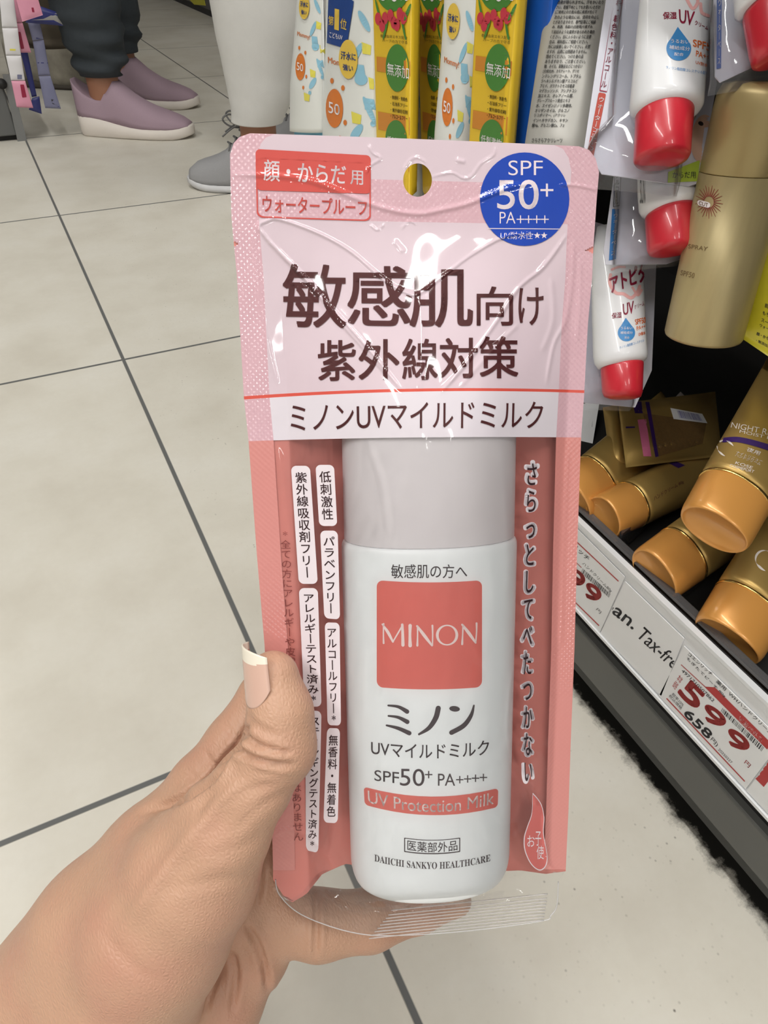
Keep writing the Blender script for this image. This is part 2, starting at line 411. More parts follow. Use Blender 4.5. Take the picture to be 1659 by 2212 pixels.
def divider(pA, pB, h):
    a = onX(*pA, RX+.012); b = W(*pB); a[2] = max(a[2], .137)
    q = [a+(0, 0, .004), b+(0, 0, .004), np.array([b[0], b[1], .135]), np.array([a[0], a[1], .135])]
    V, Fc = plate(q, .0022); return obj('divider', V, Fc, ACR, tray, smooth=False)
divider((1340, 1160), (1560, 975, .56), .05)
divider((1462, 1270), (1659, 1105, .47), .05)

# ------------------------------------------------------------ price cards on the rail
rb = bvh_of(rail)
RED = M('print_red', (176, 52, 52), .5, vary=.03); BLK = M('print_black', (52, 52, 56), .5, vary=.03); PGREY = M('print_grey', (120, 118, 116), .5)
PAPER = M('card_paper', (226, 227, 228), .45, vary=.03, vscale=60)
WPRINT = M('print_white', (236, 230, 232), .5, vary=.02)
def card_on_rail(label, q, prints, group='price cards on the rail'):
    c = np.mean([onX(*p, RX) for p in q], 0)
    t = thing('price_card', c, label, 'price card', group)
    P = [onX(*p, RX-.0006) for p in q]
    V, Fc = plate(P, .0006); o = obj('card', V, Fc, PAPER, t, smooth=False)
    b = bvh_of(o)
    for nm, geo, mt in prints: decal(nm, geo, b, .00012, mt, t, 5.)
    return t
def cq(pts, ox=1440, oy=1380, s=6.507): return [(ox+x/s, oy+y/s) for x, y in pts]
def stripe(p, q, w): p, q = np.array(p, float), np.array(q, float); n = nrm([-(q-p)[1], (q-p)[0]])*w/2; return poly([p+n, q+n, q-n, p-n])
def barcode(q, n=34, seed=1):
    rg = random.Random(seed); g = []; x = 0
    while x < .985:
        w = rg.choice([.008, .008, .016, .024]); 
        V = np.array([(x, 0), (min(1, x+w), 0), (min(1, x+w), 1), (x, 1)]); g.append((quad_map(V, q), [(0, 1, 2, 3)])); x += w+rg.choice([.009, .014, .02])
    return px_join(*g)
nine = lambda dx, dy: px_join(stroke(cq([(610+dx, 1175+dy), (545+dx, 1060+dy), (575+dx, 985+dy), (660+dx, 1010+dy), (760+dx, 1090+dy), (790+dx, 1150+dy), (740+dx, 1185+dy), (650+dx, 1140+dy)]), [8, 11, 12, 12, 13, 14, 13, 10]),
                              stroke(cq([(800+dx, 1130+dy), (770+dx, 1215+dy), (690+dx, 1225+dy), (610+dx, 1180+dy), (530+dx, 1125+dy)]), [9, 11, 11, 9, 3]))
five = px_join(stroke(cq([(470, 800), (330, 640), (275, 610)]), [9, 10, 11]), stroke(cq([(275, 610), (245, 680), (215, 750)]), [11, 10, 8]),
               stroke(cq([(215, 750), (290, 865), (400, 935), (445, 880), (400, 790), (340, 720)]), [10, 12, 12, 12, 11, 8]))
card_on_rail('white price card with red 599 above small black 658', cq([(255, 130), (1480, 1330), (1115, 2120), (0, 840), ][:4]) if False else [(1478, 1395), (1690, 1600), (1611, 1704), (1424, 1503)], [
    ('printed_stripe', stripe(*cq([(325, 150), (1500, 1285)]), 2.4), RED), ('printed_stripe', stripe(*cq([(205, 362), (560, 690)]), 1.6), RED),
    ('printed_stripe', stripe(*cq([(0, 835), (1100, 2003)]), 2.4), RED),
    ('printed_band', poly(cq([(530, 670), (680, 680), (1470, 1465), (1415, 1555)])), RED),
    ('price_digits', px_join(txt('5', cq([(315, 560), (545, 800), (405, 1000), (160, 760)]), .05), txt('9', cq([(575, 895), (860, 1120), (750, 1300), (490, 1075)]), .05), txt('9', cq([(905, 1235), (1190, 1460), (1085, 1640), (820, 1415)]), .05)), RED),
    ('price_digits', txt('658', cq([(315, 985), (655, 1330), (580, 1410), (235, 1060)]), .05), BLK),
    ('lettering', px_join(txt('円)', cq([(650, 1380), (735, 1480), (690, 1525), (610, 1425)]), .01),
                          txt('コエンリッチ', cq([(320, 190), (650, 490), (625, 520), (295, 225)]), .01),
                          txt('もぎたてピーチ 80g', cq([(300, 250), (840, 800), (810, 830), (275, 285)]), .01),
                          txt('薬用  WHハンドクリーム', cq([(720, 570), (1500, 1320), (1465, 1360), (690, 610)]), .01),
                          txt('4971710507862', cq([(235, 425), (680, 860), (650, 890), (205, 455)]), .01),
                          txt('税率10%\n税込価格', cq([(90, 745), (260, 930), (200, 1000), (25, 805)]), .0),
                          txt('20250227', cq([(745, 1535), (930, 1730), (910, 1755), (720, 1560)]))), BLK),
    ('lettering', px_join(txt('本体\n価格', cq([(190, 490), (240, 560), (120, 720), (75, 660)])), txt('円', cq([(1120, 1700), (1190, 1770), (1150, 1815), (1090, 1745)]), .01)), RED),
    ('barcode', barcode(cq([(790, 970), (1390, 1540), (1350, 1600), (765, 1020)])), BLK),
    ('lettering', txt('医薬部外品', cq([(1040, 1085), (1360, 1410), (1320, 1455), (1000, 1130)])), WPRINT)])
S7 = 3.567
c7 = lambda pts: cq(pts, 1220, 1100, S7)
card_on_rail('plain white card lettered Tax-free on the rail between two price cards', [(1351, 1256), (1478, 1379), (1429, 1503), (1297, 1368)], [
    ('lettering', px_join(txt('pan.', c7([(330, 695), (560, 880), (505, 950), (275, 765)]), .03)), BLK),
    ('lettering', px_join(txt('Tax-free', c7([(615, 905), (950, 1215), (880, 1275), (545, 975)]), .008)), BLK)])
card_on_rail('white price card ending in red 99 beside the pink pouch', [(1215, 1110), (1350, 1246), (1296, 1366), (1160, 1230)], [
    ('printed_stripe', stripe(*c7([(-100, 70), (415, 555)]), 2.2), RED), ('printed_stripe', stripe(*c7([(-120, 520), (265, 897)]), 2.2), RED),
    ('printed_stripe', stripe(*c7([(-80, 250), (130, 450)]), 1.4), RED),
    ('price_digits', px_join(txt('9', c7([(185, 555), (295, 640), (235, 745), (140, 640)]), .05), txt('9', c7([(60, 440), (170, 525), (110, 630), (15, 525)]), .05)), RED) if True else ('x', px_join(*[stroke(c7([(205+dx, 660+dy), (165+dx, 610+dy), (180+dx, 585+dy), (235+dx, 600+dy), (270+dx, 660+dy), (250+dx, 690+dy), (215+dx, 655+dy)]), [7, 8, 8, 8, 8, 8, 7]) for dx, dy in ((0, 0), (-125, -115))],
                             *[stroke(c7([(265+dx, 670+dy), (235+dx, 712+dy), (205+dx, 705+dy), (180+dx, 670+dy)]), [8, 7, 6, 3]) for dx, dy in ((0, 0), (-125, -115))]), RED),
    ('lettering', px_join(txt('リッチ', c7([(80, 265), (195, 375), (175, 400), (60, 290)]), .01), txt('ハンドクリーム80g', c7([(150, 405), (370, 625), (350, 645), (130, 425)])), txt('円', c7([(255, 760), (285, 790), (270, 808), (240, 775)]))), BLK),
    ('barcode', barcode(c7([(140, 455), (358, 655), (345, 685), (125, 490)]), seed=3), BLK)])
card_on_rail('white price card with a broad red corner at the right edge', [(1690, 1605), (1800, 1716), (1730, 1830), (1613, 1708)], [
    ('printed_band', poly([(1632, 1682), (1650, 1700), (1720, 1610), (1690, 1600)]), RED)])

# ------------------------------------------------------------ gondola foot at the left edge and the dark one far behind
g = thing('gondola_base', (-.4, 2.3, 0), 'grey metal gondola foot at the left edge beside hanging sachets', 'shelf')
a = onZ(52, 303); yF = a[1]
V, Fc = box((-.9, yF, .012), (a[0]-.012, yF+.8, .12), .003); obj('base_box', V, Fc, M('gondola_grey', (98, 99, 98), .5, .1), g, smooth=False)
V, Fc = box((-.9, yF+.015, 0), (a[0]-.004, yF+.8, .012)); obj('foot', V, Fc, DARK, g, smooth=False)
P = [onY(5, 160, yF), onY(22, 160, yF), onY(58, 304, yF), onY(38, 306, yF)]
V, Fc = plate([p+np.array([0, -.004, 0]) for p in P], .006); obj('upright', V, Fc, M('gondola_grey_light', (120, 121, 120), .5, .1), g, smooth=False)
V, Fc = tube([onY(4, 181, yF-.012), onY(4, 181, yF+.02)], .011, 20); obj('bolt', V, Fc, DARK, g)
g2 = thing('gondola_base', (1.35, 4.5, 0), 'dark gondola foot with a yellow tag far behind the white trousers', 'shelf')
b1 = onZ(500, 58); xx = b1[0]
V, Fc = box((xx, 2.2, .03), (xx+.5, 7, .5)); o = obj('base_panel', V, Fc, M('far_grey', (92, 90, 94), .5), g2, smooth=False)
V, Fc = box((xx+.01, 2.2, 0), (xx+.5, 7, .03)); obj('foot', V, Fc, M('far_navy', (36, 36, 44), .5), g2, smooth=False)
P = [onX(*p, xx-.002) for p in ((404, -6), (440, -6), (444, 12), (420, 10))]
V, Fc = plate(P, .002); obj('tag', V, Fc, M('tag_yellow', (206, 200, 60), .5), g2, smooth=False)

# ------------------------------------------------------------ the pink sunscreen pouch held to the camera
DV = nrm(R@np.array([(947-CX)/F_PX, (8130-CY)/F_PX, 1.0])); PU = R@np.array([(25950)/F_PX, (-124.)/F_PX, 1.0])
PU = nrm(PU-DV*np.dot(PU, DV)); PN = np.cross(PU, DV)
if np.dot(PN, VIEW) > 0: PN = -PN                 # towards the viewer
PC = W(905, 1100, .2245)
def on_plane(px, py, h=0.):
    r = ray(px, py); o = PC+PN*h; return CAM+r*(np.dot(o-CAM, PN)/np.dot(r, PN))
def uv(P): d = P-PC; return np.dot(d, PU), np.dot(d, DV)
BA, BB = .0283, .0165                             # bottle half width and half depth
u_c = lambda v: .0018 + 0*v
BC = uv(on_plane(928, 1400))[0]
FA, FB, UE = BA+.0005, BB+.0006, .0435
def hull(u, b=1.0):
    x = abs(u-BC); xt = FA*FA/UE; yt = FB*math.sqrt(1-(FA/UE)**2)
    if x <= xt: return FB*math.sqrt(1-(x/FA)**2)*b
    return max(0., yt*(UE-x)/(UE-xt))*b
v_of = lambda py, px=905, h=0.: uv(on_plane(px, py, h))[1]
V_SEAL, V_FULL, V_B0, V_B1 = v_of(478), v_of(960), v_of(1880), v_of(1975)
def ss(t): t = min(1, max(0, t)); return t*t*(3-2*t)
RIDGES = [  # crease polylines read off the pouch, (points, height mm, half width px)
    ([(556, 486), (584, 524), (640, 580), (700, 648), (780, 735), (868, 842)], 1.1, 6),
    ([(600, 545), (660, 605), (730, 690), (800, 770), (840, 815)], .55, 4),
    ([(548, 540), (556, 492), (575, 478), (605, 474), (690, 505), (760, 545), (830, 605), (880, 633), (905, 634), (950, 602), (1010, 556), (1078, 516), (1120, 506), (1160, 500)], .8, 5),
    ([(1225, 505), (1175, 575), (1120, 622), (1075, 690), (1010, 780), (950, 850)], .9, 6),
    ([(1238, 520), (1236, 600), (1222, 690), (1196, 745), (1180, 830)], .6, 6), ([(1190, 600), (1195, 690), (1170, 760)], .4, 9),
    ([(548, 540), (562, 640), (578, 740), (600, 830)], .5, 5),
    ([(797, 312), (805, 330), (822, 342), (800, 358), (790, 378)], .5, 3.5), ([(800, 485), (815, 497), (830, 484)], .5, 3), ([(866, 495), (884, 478), (900, 485)], .5, 3),
    ([(930, 383), (975, 373), (1000, 385), (1018, 380), (1040, 352), (1066, 335), (1070, 318)], .5, 3.5),
    ([(872, 366), (886, 346), (902, 340), (920, 350)], .4, 4), ([(985, 345), (1005, 350)], .5, 7),
    ([(500, 377), (560, 378), (640, 384), (700, 400), (760, 425), (830, 450), (900, 462), (960, 452), (1010, 440), (1060, 420), (1110, 402), (1150, 397)], .75, 9),
    ([(1210, 399), (1250, 401), (1290, 410)], .5, 6), ([(850, 520), (872, 545)], .5, 8),
    ([(640, 600), (760, 720), (850, 800)], .3, 10), ([(1120, 700), (1060, 760), (990, 840)], .4, 8), ([(905, 640), (910, 740), (905, 850)], .35, 12),
    ([(1252, 560), (1253, 640), (1245, 740)], .35, 5),
]
_RS = [(np.array(smooth_poly(p, 5)), a*.62, w*.62) for p, a, w in RIDGES]
_fold = [(np.array(smooth_poly(p, 5)), a, w) for p, a, w in [
    ([(1110, 1440), (1098, 1600), (1140, 1690), (1160, 1740)], .7, 6), ([(1175, 1755), (1180, 1850), (1200, 1890)], .6, 5),
    ([(800, 960), (830, 1050), (840, 1150)], .22, 8), ([(790, 1400), (786, 1560)], .2, 9), ([(1020, 1400), (1100, 1500)], .2, 8), ([(1080, 960), (1095, 1120), (1100, 1300)], .3, 8),
    ([(690, 1890), (735, 1955), (800, 1968)], .8, 5), ([(800, 1968), (1000, 1950), (1170, 1925)], .5, 4), ([(585, 1800), (650, 1795), (700, 1840), (735, 1890)], .4, 4),
    ([(960, 1150), (970, 1400), (960, 1650)], .12, 14), ([(1060, 1180), (1070, 1350)], .15, 10), ([(1225, 960), (1215, 1200), (1210, 1400)], .3, 6), ([(600, 960), (625, 1200), (640, 1400)], .25, 8)]]
def segd(P, pts):
    a, b = P[:-1], P[1:]; ab = b-a; L = np.maximum((ab**2).sum(1), 1e-9)
    best = np.full(len(pts), 1e9); tt = np.zeros(len(pts))
    for i in range(len(a)):
        t = np.clip(((pts-a[i])@ab[i])/L[i], 0, 1); d = np.linalg.norm(pts-(a[i]+t[:, None]*ab[i]), axis=1)
        m = d < best; best[m] = d[m]; tt[m] = (i+t[m])/len(a)
    return best, tt
def ridge_field(pts):
    h = np.zeros(len(pts))
    for P, a, w in _RS+_fold:
        lo, hi = P.min(0)-4*w, P.max(0)+4*w
        m = np.all((pts > lo) & (pts < hi), 1)
        if not m.any(): continue
        d, t = segd(P, pts[m]); taper = np.minimum(1, np.minimum(t, 1-t)*8+.15)
        h[m] += a*.001*np.exp(-(d/w)**2)*taper
    # fine crinkle of the film
    x, y = pts[:, 0], pts[:, 1]
    h += .00005*(np.sin(x/13+y/37)+np.sin(y/19-x/41+1)*.8)*np.exp(-((y-700)/330.)**2)
    return h
def base_h(u, v):
    if v < V_SEAL: return 0.
    if v < V_FULL: k = ss((v-V_SEAL)/(V_FULL-V_SEAL))**.8
    elif v < V_B0: k = 1.
    else: k = 1-ss((v-V_B0)/(V_B1-V_B0))
    return hull(u)*k
def film_points(pts, sgn=1, extra=0.):
    pts = np.asarray(pts, float); rays = np.stack([(pts[:, 0]-CX)/F_PX, (pts[:, 1]-CY)/F_PX, np.ones(len(pts))], 1)@R.T
    rn = rays@PN; c0 = np.dot(PC-CAM, PN); h = np.zeros(len(pts)); extra = np.asarray(extra)+0*h
    vb_ = np.vectorize(base_h)
    for _ in range(6):
        P = CAM+rays*((c0+h*sgn)/rn)[:, None]; D = P-PC; h = .5*h+.5*vb_(D@PU, D@DV)
    return CAM+rays*((c0+h*sgn+extra)/rn)[:, None]
def film_point(px, py, sgn=1, extra=0.): return film_points([(px, py)], sgn, [extra])[0]
def ip(tab):
    tab = sorted((y, x) for x, y in tab); ys = [t[0] for t in tab]; xs = [t[1] for t in tab]
    return lambda y: float(np.interp(y, ys, xs))
XL = ip([(540, 288), (517, 296), (505, 309), (497, 333), (498, 400), (500, 470), (512, 600), (527, 860), (537, 953), (555, 1200), (572, 1400), (580, 1600), (588, 1800), (590, 1885), (602, 1930), (636, 1966), (690, 1993), (770, 2016)])
XR = ip([(1250, 316), (1273, 324), (1287, 343), (1294, 372), (1289, 430), (1282, 531), (1279, 600), (1270, 700), (1262, 850), (1255, 950), (1247, 1180), (1241, 1400), (1233, 1600), (1228, 1750), (1222, 1880), (1206, 1905), (1203, 1955), (1190, 1977), (1168, 1990)])
# print rows: (left y, right y, bow at the middle, steps to the next row)
ROWS = [(288, 316, -2, 70), (470, 485, 2, 150), (856, 843, -10, 2), (863, 849, -10, 24), (953, 945, -4, 78), (1380, 1380, 0, 92), (1880, 1878, 0, 26), (2016, 1990, 9, 0)]
SEAL_L, SEAL_R = .075, .925
def col_s():
    a = list(np.linspace(0, SEAL_L, 14))+list(np.linspace(SEAL_L, SEAL_R, 240))[1:]+list(np.linspace(SEAL_R, 1, 14))[1:]
    return a
def film_grid(coarse=1):
    S = col_s()[::coarse]; rows = []
    if S[-1] != 1: S.append(1.)
    for (l0, r0, b0, n), (l1, r1, b1, _) in zip(ROWS[:-1], ROWS[1:]):
        for k in range(n): t = k/n; rows.append((l0+(l1-l0)*t, r0+(r1-r0)*t, b0+(b1-b0)*t))
    rows.append(ROWS[-1][:3]); px = []
    for l, r, b in rows:
        xl, xr = XL(l), XR(r)
        for s in S: px.append((xl+(xr-xl)*s, l+(r-l)*s+b*4*s*(1-s)))
    return np.array(px), len(rows), S
px, NR, S = film_grid(); NC = len(S)
HC, HR = np.array([902., 389.]), (31., 36.)
dx = (px-HC)/HR; rr = np.linalg.norm(dx, axis=1); near = (rr > .86) & (rr < 1.1); px[near] = HC+dx[near]/rr[near][:, None]*HR
rr = np.linalg.norm((px-HC)/HR, axis=1)
ext = ridge_field(px)
FV = film_points(px, 1, .00022+ext)
M_PALE = 0; M_PINK = 1; M_LINE = 2; M_WHITE = 3; M_CORAL = 4; M_CLEAR = 5
rowcount = np.cumsum([0]+[r[3] for r in ROWS])
def in_notch(p):
    for tip, y0, y1, xe, sg in ((516, 517, 537, 498, 1), (1264, 531, 549, 1284, -1)):
        if y0 < p[1] < y1:
            t = 1-abs((p[1]-(y0+y1)/2)/((y1-y0)/2)); 
            if (p[0] < xe+(tip-xe)*t+1 if sg > 0 else p[0] > xe+(tip-xe)*t-1): return True
    return False
FF = {'printed': ([], []), 'clear': ([], [])}
for i in range(NR-1):
    for j in range(NC-1):
        q = (i*NC+j, (i+1)*NC+j, (i+1)*NC+j+1, i*NC+j+1)
        c = px[list(q)].mean(0)
        if max(rr[k] for k in q) < 1.02 or in_notch(c): continue
        seal = S[j] < SEAL_L-1e-6 or S[j] >= SEAL_R-1e-6
        if i < rowcount[1]: mi = M_PINK if (seal or c[1] > 378+(c[0]-500)*.03) else M_PALE
        elif i < rowcount[2]: mi = M_PINK if seal else M_PALE
        elif i < rowcount[3]: mi = M_LINE
        elif i < rowcount[4]: mi = M_PINK if seal else M_WHITE
        elif i < rowcount[6]: mi = M_CORAL if seal else M_CLEAR
        else: mi = M_CLEAR
        k = 'clear' if mi == M_CLEAR else 'printed'
        FF[k][0].append(q); FF[k][1].append(mi)
def film_mat(name, rgb, knurl=0.0, rough=.05, trans=0.0):
    m = M(name, rgb, .6, coat=1., vary=.015, vscale=90, spec=.1); nt = m.node_tree; b = nt.nodes['Principled BSDF']
    b.inputs['Coat Roughness'].default_value = rough; b.inputs['Coat IOR'].default_value = 1.52
    if knurl:
        u = nt.nodes.new('ShaderNodeUVMap'); sp = nt.nodes.new('ShaderNodeSeparateXYZ'); nt.links.new(u.outputs[0], sp.inputs[0])
        prod = None
        for k in (0, 1):
            mu = nt.nodes.new('ShaderNodeMath'); mu.operation = 'MULTIPLY'; mu.inputs[1].default_value = 2*math.pi/.0018; nt.links.new(sp.outputs[k], mu.inputs[0])
            si = nt.nodes.new('ShaderNodeMath'); si.operation = 'SINE'; nt.links.new(mu.outputs[0], si.inputs[0])
            if prod is None: prod = si.outputs[0]
            else:
                pr = nt.nodes.new('ShaderNodeMath'); pr.operation = 'MULTIPLY'; nt.links.new(prod, pr.inputs[0]); nt.links.new(si.outputs[0], pr.inputs[1]); prod = pr.outputs[0]
        bp = nt.nodes.new('ShaderNodeBump'); bp.inputs['Strength'].default_value = knurl; bp.inputs['Distance'].default_value = .0003
        nt.links.new(prod, bp.inputs['Height']); nt.links.new(bp.outputs[0], b.inputs['Coat Normal'])
    return m
PALE = film_mat('film_pale_pink', (212, 193, 202)); PINK = film_mat('film_seal_pink', (208, 168, 178), .7)
LINE = film_mat('film_line_coral', (212, 88, 76)); WHITE = film_mat('film_white', (219, 211, 219)); CORAL = film_mat('film_coral', (208, 136, 130), .3, .2)
FCLEAR = clear_mat('clear_film', (254, 254, 254), .05, 1.36, haze=.02, bump=.35, bscale=120, aniso=(1, 1, .25), gain=.8)
uvs = [uv(p) for p in FV]
pouch = thing('sunscreen_pouch', PC-PN*.02, 'pink and coral sunscreen pouch with clear window held up in front of the aisle', 'pouch')
def sub(V, Fc, mi, uvl):
    used = sorted({i for f in Fc for i in f}); mp = {k: n for n, k in enumerate(used)}
    return [V[i] for i in used], [tuple(mp[i] for i in f) for f in Fc], [uvl[i] for i in used]
a, b, c = sub(FV, FF['printed'][0], None, uvs)
film = obj('front_film', a, b, [PALE, PINK, LINE, WHITE, CORAL], pouch, mi=FF['printed'][1], uv=c, label='pale pink printed front with coral seals')
a, b, c = sub(FV, FF['clear'][0], None, uvs)
window = obj('clear_window', a, b, FCLEAR, pouch, uv=c, label='clear film window over the bottle')
# whole front skin for laying out the print
front_bvh = BVHTree.FromPolygons([Vector(p) for p in FV], [(i*NC+j, (i+1)*NC+j, (i+1)*NC+j+1, i*NC+j+1) for i in range(NR-1) for j in range(NC-1)])
# back film: coral sheet behind the bottle, ends above the clear bottom
bot = ip([(1900, 585), (1945, 618), (1938, 650), (1890, 695), (1868, 745), (1905, 930), (1893, 1125), (1888, 1180), (1880, 1225)])
_by = lambda x: float(np.interp(x, [585, 612, 628, 660, 695, 745, 930, 1125, 1180, 1225], [1895, 1938, 1950, 1932, 1888, 1866, 1890, 1880, 1888, 1882]))
bx = []; nbr, nbc = 70, 60
for i in range(nbr+1):
    t = i/nbr
    for j in range(nbc+1):
        s = j/nbc; xt = XL(288)+(XR(316)-XL(288))*s; y0 = 290+28*s
        xb = 588+(1224-588)*s; yb = _by(xb); y = y0+(yb-y0)*t
        xl = XL(min(y, 1885)); xr = XR(min(y, 1880)); bx.append((xl+(xr-xl)*s, y))
BV = film_points(bx, -1, -.0003); BF = []
for i in range(nbr):
    for j in range(nbc):
        q = (i*(nbc+1)+j, (i+1)*(nbc+1)+j, (i+1)*(nbc+1)+j+1, i*(nbc+1)+j+1)
        if np.linalg.norm((np.mean([bx[k] for k in q], 0)-HC)/HR) < 1.25: continue
        BF.append(q)
back = obj('back_film', BV, BF, M('back_coral', (226, 140, 130), .35, vary=.03, vscale=60), pouch, label='coral back sheet')
# clear tail at the bottom with the ribbed seal
tx = []; ntr, ntc = 26, 50
for i in range(ntr+1):
    y_ = i/ntr
    for j in range(ntc+1):
        s = j/ntc; x = 600+(1222-600)*s; y0 = _by(x)-2; yl = 1880+(2016-1880)*y_; yr = 1878+(1990-1878)*y_
        xl, xr = XL(yl), XR(yr); y1 = yl+(yr-yl)*s+9*4*s*(1-s)*y_
        tx.append((xl+(xr-xl)*s, max(y1, y0)))
TV = film_points(tx, -1, -.0002)
TF = [(i*(ntc+1)+j, (i+1)*(ntc+1)+j, (i+1)*(ntc+1)+j+1, i*(ntc+1)+j+1) for i in range(ntr) for j in range(ntc)]
tail = obj('clear_tail', TV, TF, FCLEAR, pouch, label='clear film tail below the coral')
ribs = []
for k in range(9):
    y0, y1 = 1946+k*7.2, 1924+k*7.2
    pts = [film_point(x, 1968+k*6.6-(x-830)*.105+(3 if k else 0), 1, .0004) for x in np.linspace(845-6*k, 1183-k, 24)]
    ribs.append(tube(pts, .00022, 5))
V, Fc = join(ribs); obj('ribbed_seal', V, Fc, clear_mat('seal_rib', (255, 252, 250), .12, 1.18, haze=.32), pouch)
def rim(pts, r, nm='film_edge'):
    V, Fc = tube([film_point(*p, 1, .0003) for p in smooth_poly(pts, 6)], r, 6); return obj(nm, V, Fc, clear_mat('film_edge', (255, 254, 254), .08, 1.2, haze=.4), pouch)
rim([(595, 1900), (602, 1930), (636, 1966), (690, 1993), (770, 2016), (850, 2021), (1000, 2012), (1168, 1990), (1190, 1977), (1203, 1955), (1206, 1905)], .00022)

# ---- print on the front film
def print_on(nm, geo, mt, lift=.00016, par=None, seg=5., label=None): return decal(nm, geo, front_bvh, lift, mt, par or pouch, seg, label)
CORALP = film_mat('print_coral', (204, 84, 78)); BLUE = film_mat('print_blue', (22, 66, 172)); BROWN = film_mat('print_brown', (82, 44, 46))
PALEP = film_mat('print_pale', (228, 214, 220))
o = print_on('usage_label', rrect([(552, 322), (801, 336), (801, 419), (554, 411)], .04, .12), CORALP, label='coral label block')
t1 = px_join(txt('顔・からだ', [(570, 345), (747, 357), (747, 399), (570, 391)], .012), txt('用', [(757, 368), (784, 370), (784, 400), (757, 398)], .012))
print_on('lettering', t1, PALEP, .0002, o)
print_on('label_frame', frame([(552, 340), (801, 352), (801, 478), (555, 470)], 3.0), CORALP)
print_on('lettering', txt('ウォータープルーフ', [(567, 422), (792, 432), (792, 466), (568, 458)], .012), CORALP)
o = print_on('round_badge', ellipse(1133, 430.5, 96.5, 101), BLUE, label='round blue badge')
def plus(cx, cy, a, w): return px_join((np.array([(cx-a, cy-w), (cx+a, cy-w), (cx+a, cy+w), (cx-a, cy+w)]), [(0, 1, 2, 3)]), (np.array([(cx-w, cy-a), (cx+w, cy-a), (cx+w, cy-w), (cx-w, cy-w), (cx-w, cy+w), (cx+w, cy+w), (cx+w, cy+a), (cx-w, cy+a)]), [(0, 1, 2, 3), (4, 5, 6, 7)]))
def star(cx, cy, r): return poly([(cx+(r if k % 2 == 0 else r*.42)*math.sin(math.pi*k/5), cy-(r if k % 2 == 0 else r*.42)*math.cos(math.pi*k/5)) for k in range(10)])
print_on('lettering', px_join(txt('SPF', (1098, 347, 1172, 379), -.006), txt('50', (1074, 389, 1163, 452), .008), plus(1181, 411, 14, 2.2), txt('PA', (1079, 458, 1113, 483), -.008),
         *[plus(1124+17.5*k, 474, 8.5, 1.1) for k in range(4)], stripe((1053, 494), (1209, 495), 1.6), txt('UV耐水性', (1081, 501, 1150, 517), -.004), star(1160, 509, 7.5), star(1175, 509, 7.5)), PALEP, .0002, o)
print_on('headline_lettering', px_join(txt('敏', [(612, 572), (747, 574), (747, 708), (612, 706)], .016), txt('感', [(752, 576), (888, 577), (888, 704), (752, 702)], .016), txt('肌', [(886, 584), (1020, 584), (1020, 706), (886, 706)], .016)), BROWN, .0002, seg=3.2)
print_on('headline_lettering', px_join(txt('向', (1030, 620, 1107, 703), .014), txt('け', (1120, 622, 1173, 702), .014)), BROWN, .0002, seg=3.2)
print_on('headline_lettering', px_join(*[txt(ch, q, .02) for ch, q in zip('紫外線対策', [(688, 736, 768, 822), (776, 734, 862, 820), (870, 733, 945, 820), (950, 731, 1030, 816), (1036, 728, 1118, 816)])]), BROWN, .0002, seg=3.2)
print_on('product_name_lettering', txt('ミノンUVマイルドミルク', [(627, 873), (1173, 868), (1171, 925), (629, 932)], .004, bow=-3), BROWN)
pill = M('print_pill', (232, 222, 228), .28, vary=.02); PTXT = M('print_dark', (70, 48, 52), .4)
# extra film skin carries the claims
def claim(q, s, tq, bold=.012, ry=.05):
    o = print_on('claim_strip', rrect(q, .28, ry), pill, .00015)
    print_on('lettering', vtxt(s, tq, bold), PTXT, .00024, o)
    return o
claim([(629, 1006), (670, 1006), (687, 1261), (646, 1261)], '紫外線吸収剤フリー', [(638, 1020), (663, 1020), (677, 1247), (653, 1247)], ry=.045)
claim([(682, 1004), (722, 1004), (729, 1136), (690, 1136)], '低刺激性', [(690, 1018), (715, 1018), (721, 1122), (697, 1122)], ry=.08)
claim([(692, 1146), (730, 1146), (735, 1338), (701, 1335)], 'パラベンフリー', [(699, 1159), (723, 1159), (727, 1324), (705, 1324)], ry=.06)
claim([(646, 1270), (687, 1270), (695, 1526), (658, 1526)], 'アレルギーテスト済み*', [(655, 1284), (679, 1284), (690, 1512), (666, 1512)], ry=.045)
claim([(702, 1344), (734, 1345), (737, 1567), (708, 1566)], 'アルコールフリー*', [(707, 1358), (727, 1358), (731, 1555), (713, 1555)], ry=.05)
claim([(660, 1533), (695, 1536), (688, 1842), (661, 1836)], 'スティンギングテスト済み*', [(671, 1550), (692, 1550), (684, 1826), (666, 1826)], ry=.04)
claim([(707, 1572), (735, 1573), (730, 1778), (699, 1776)], '無香料・無着色', [(711, 1587), (731, 1587), (725, 1763), (706, 1763)], ry=.06)
print_on('footnote_lettering', vtxt('*全ての方にアレルギーや皮膚刺激等が起こらないわけではありません', [(605, 1148), (627, 1148), (656, 1815), (634, 1815)], -.004), M('print_thin_brown', (120, 52, 50), .5))
sl = 'さらっとしてべたつかない'
ws = [vtxt(sl[:7], [(1131, 997), (1165, 997), (1151, 1395), (1125, 1395)], .11), vtxt(sl[7:], [(1125, 1406), (1151, 1406), (1153, 1690), (1127, 1690)], .11)]
bs = [vtxt(sl[:7], [(1135, 1001), (1161, 1001), (1147, 1391), (1129, 1391)], .012), vtxt(sl[7:], [(1129, 1410), (1147, 1410), (1149, 1686), (1131, 1686)], .012)]
o = print_on('slogan_outline', px_join(*ws), pill, .00014); print_on('lettering', px_join(*bs), PTXT, .0003, o)
leaf = smooth_poly([(1150, 1712), (1168, 1735), (1175, 1765), (1174, 1800), (1182, 1850), (1178, 1872), (1164, 1880), (1146, 1866), (1133, 1838), (1131, 1810), (1138, 1785), (1148, 1755), (1150, 1712)], 5)[:-1]
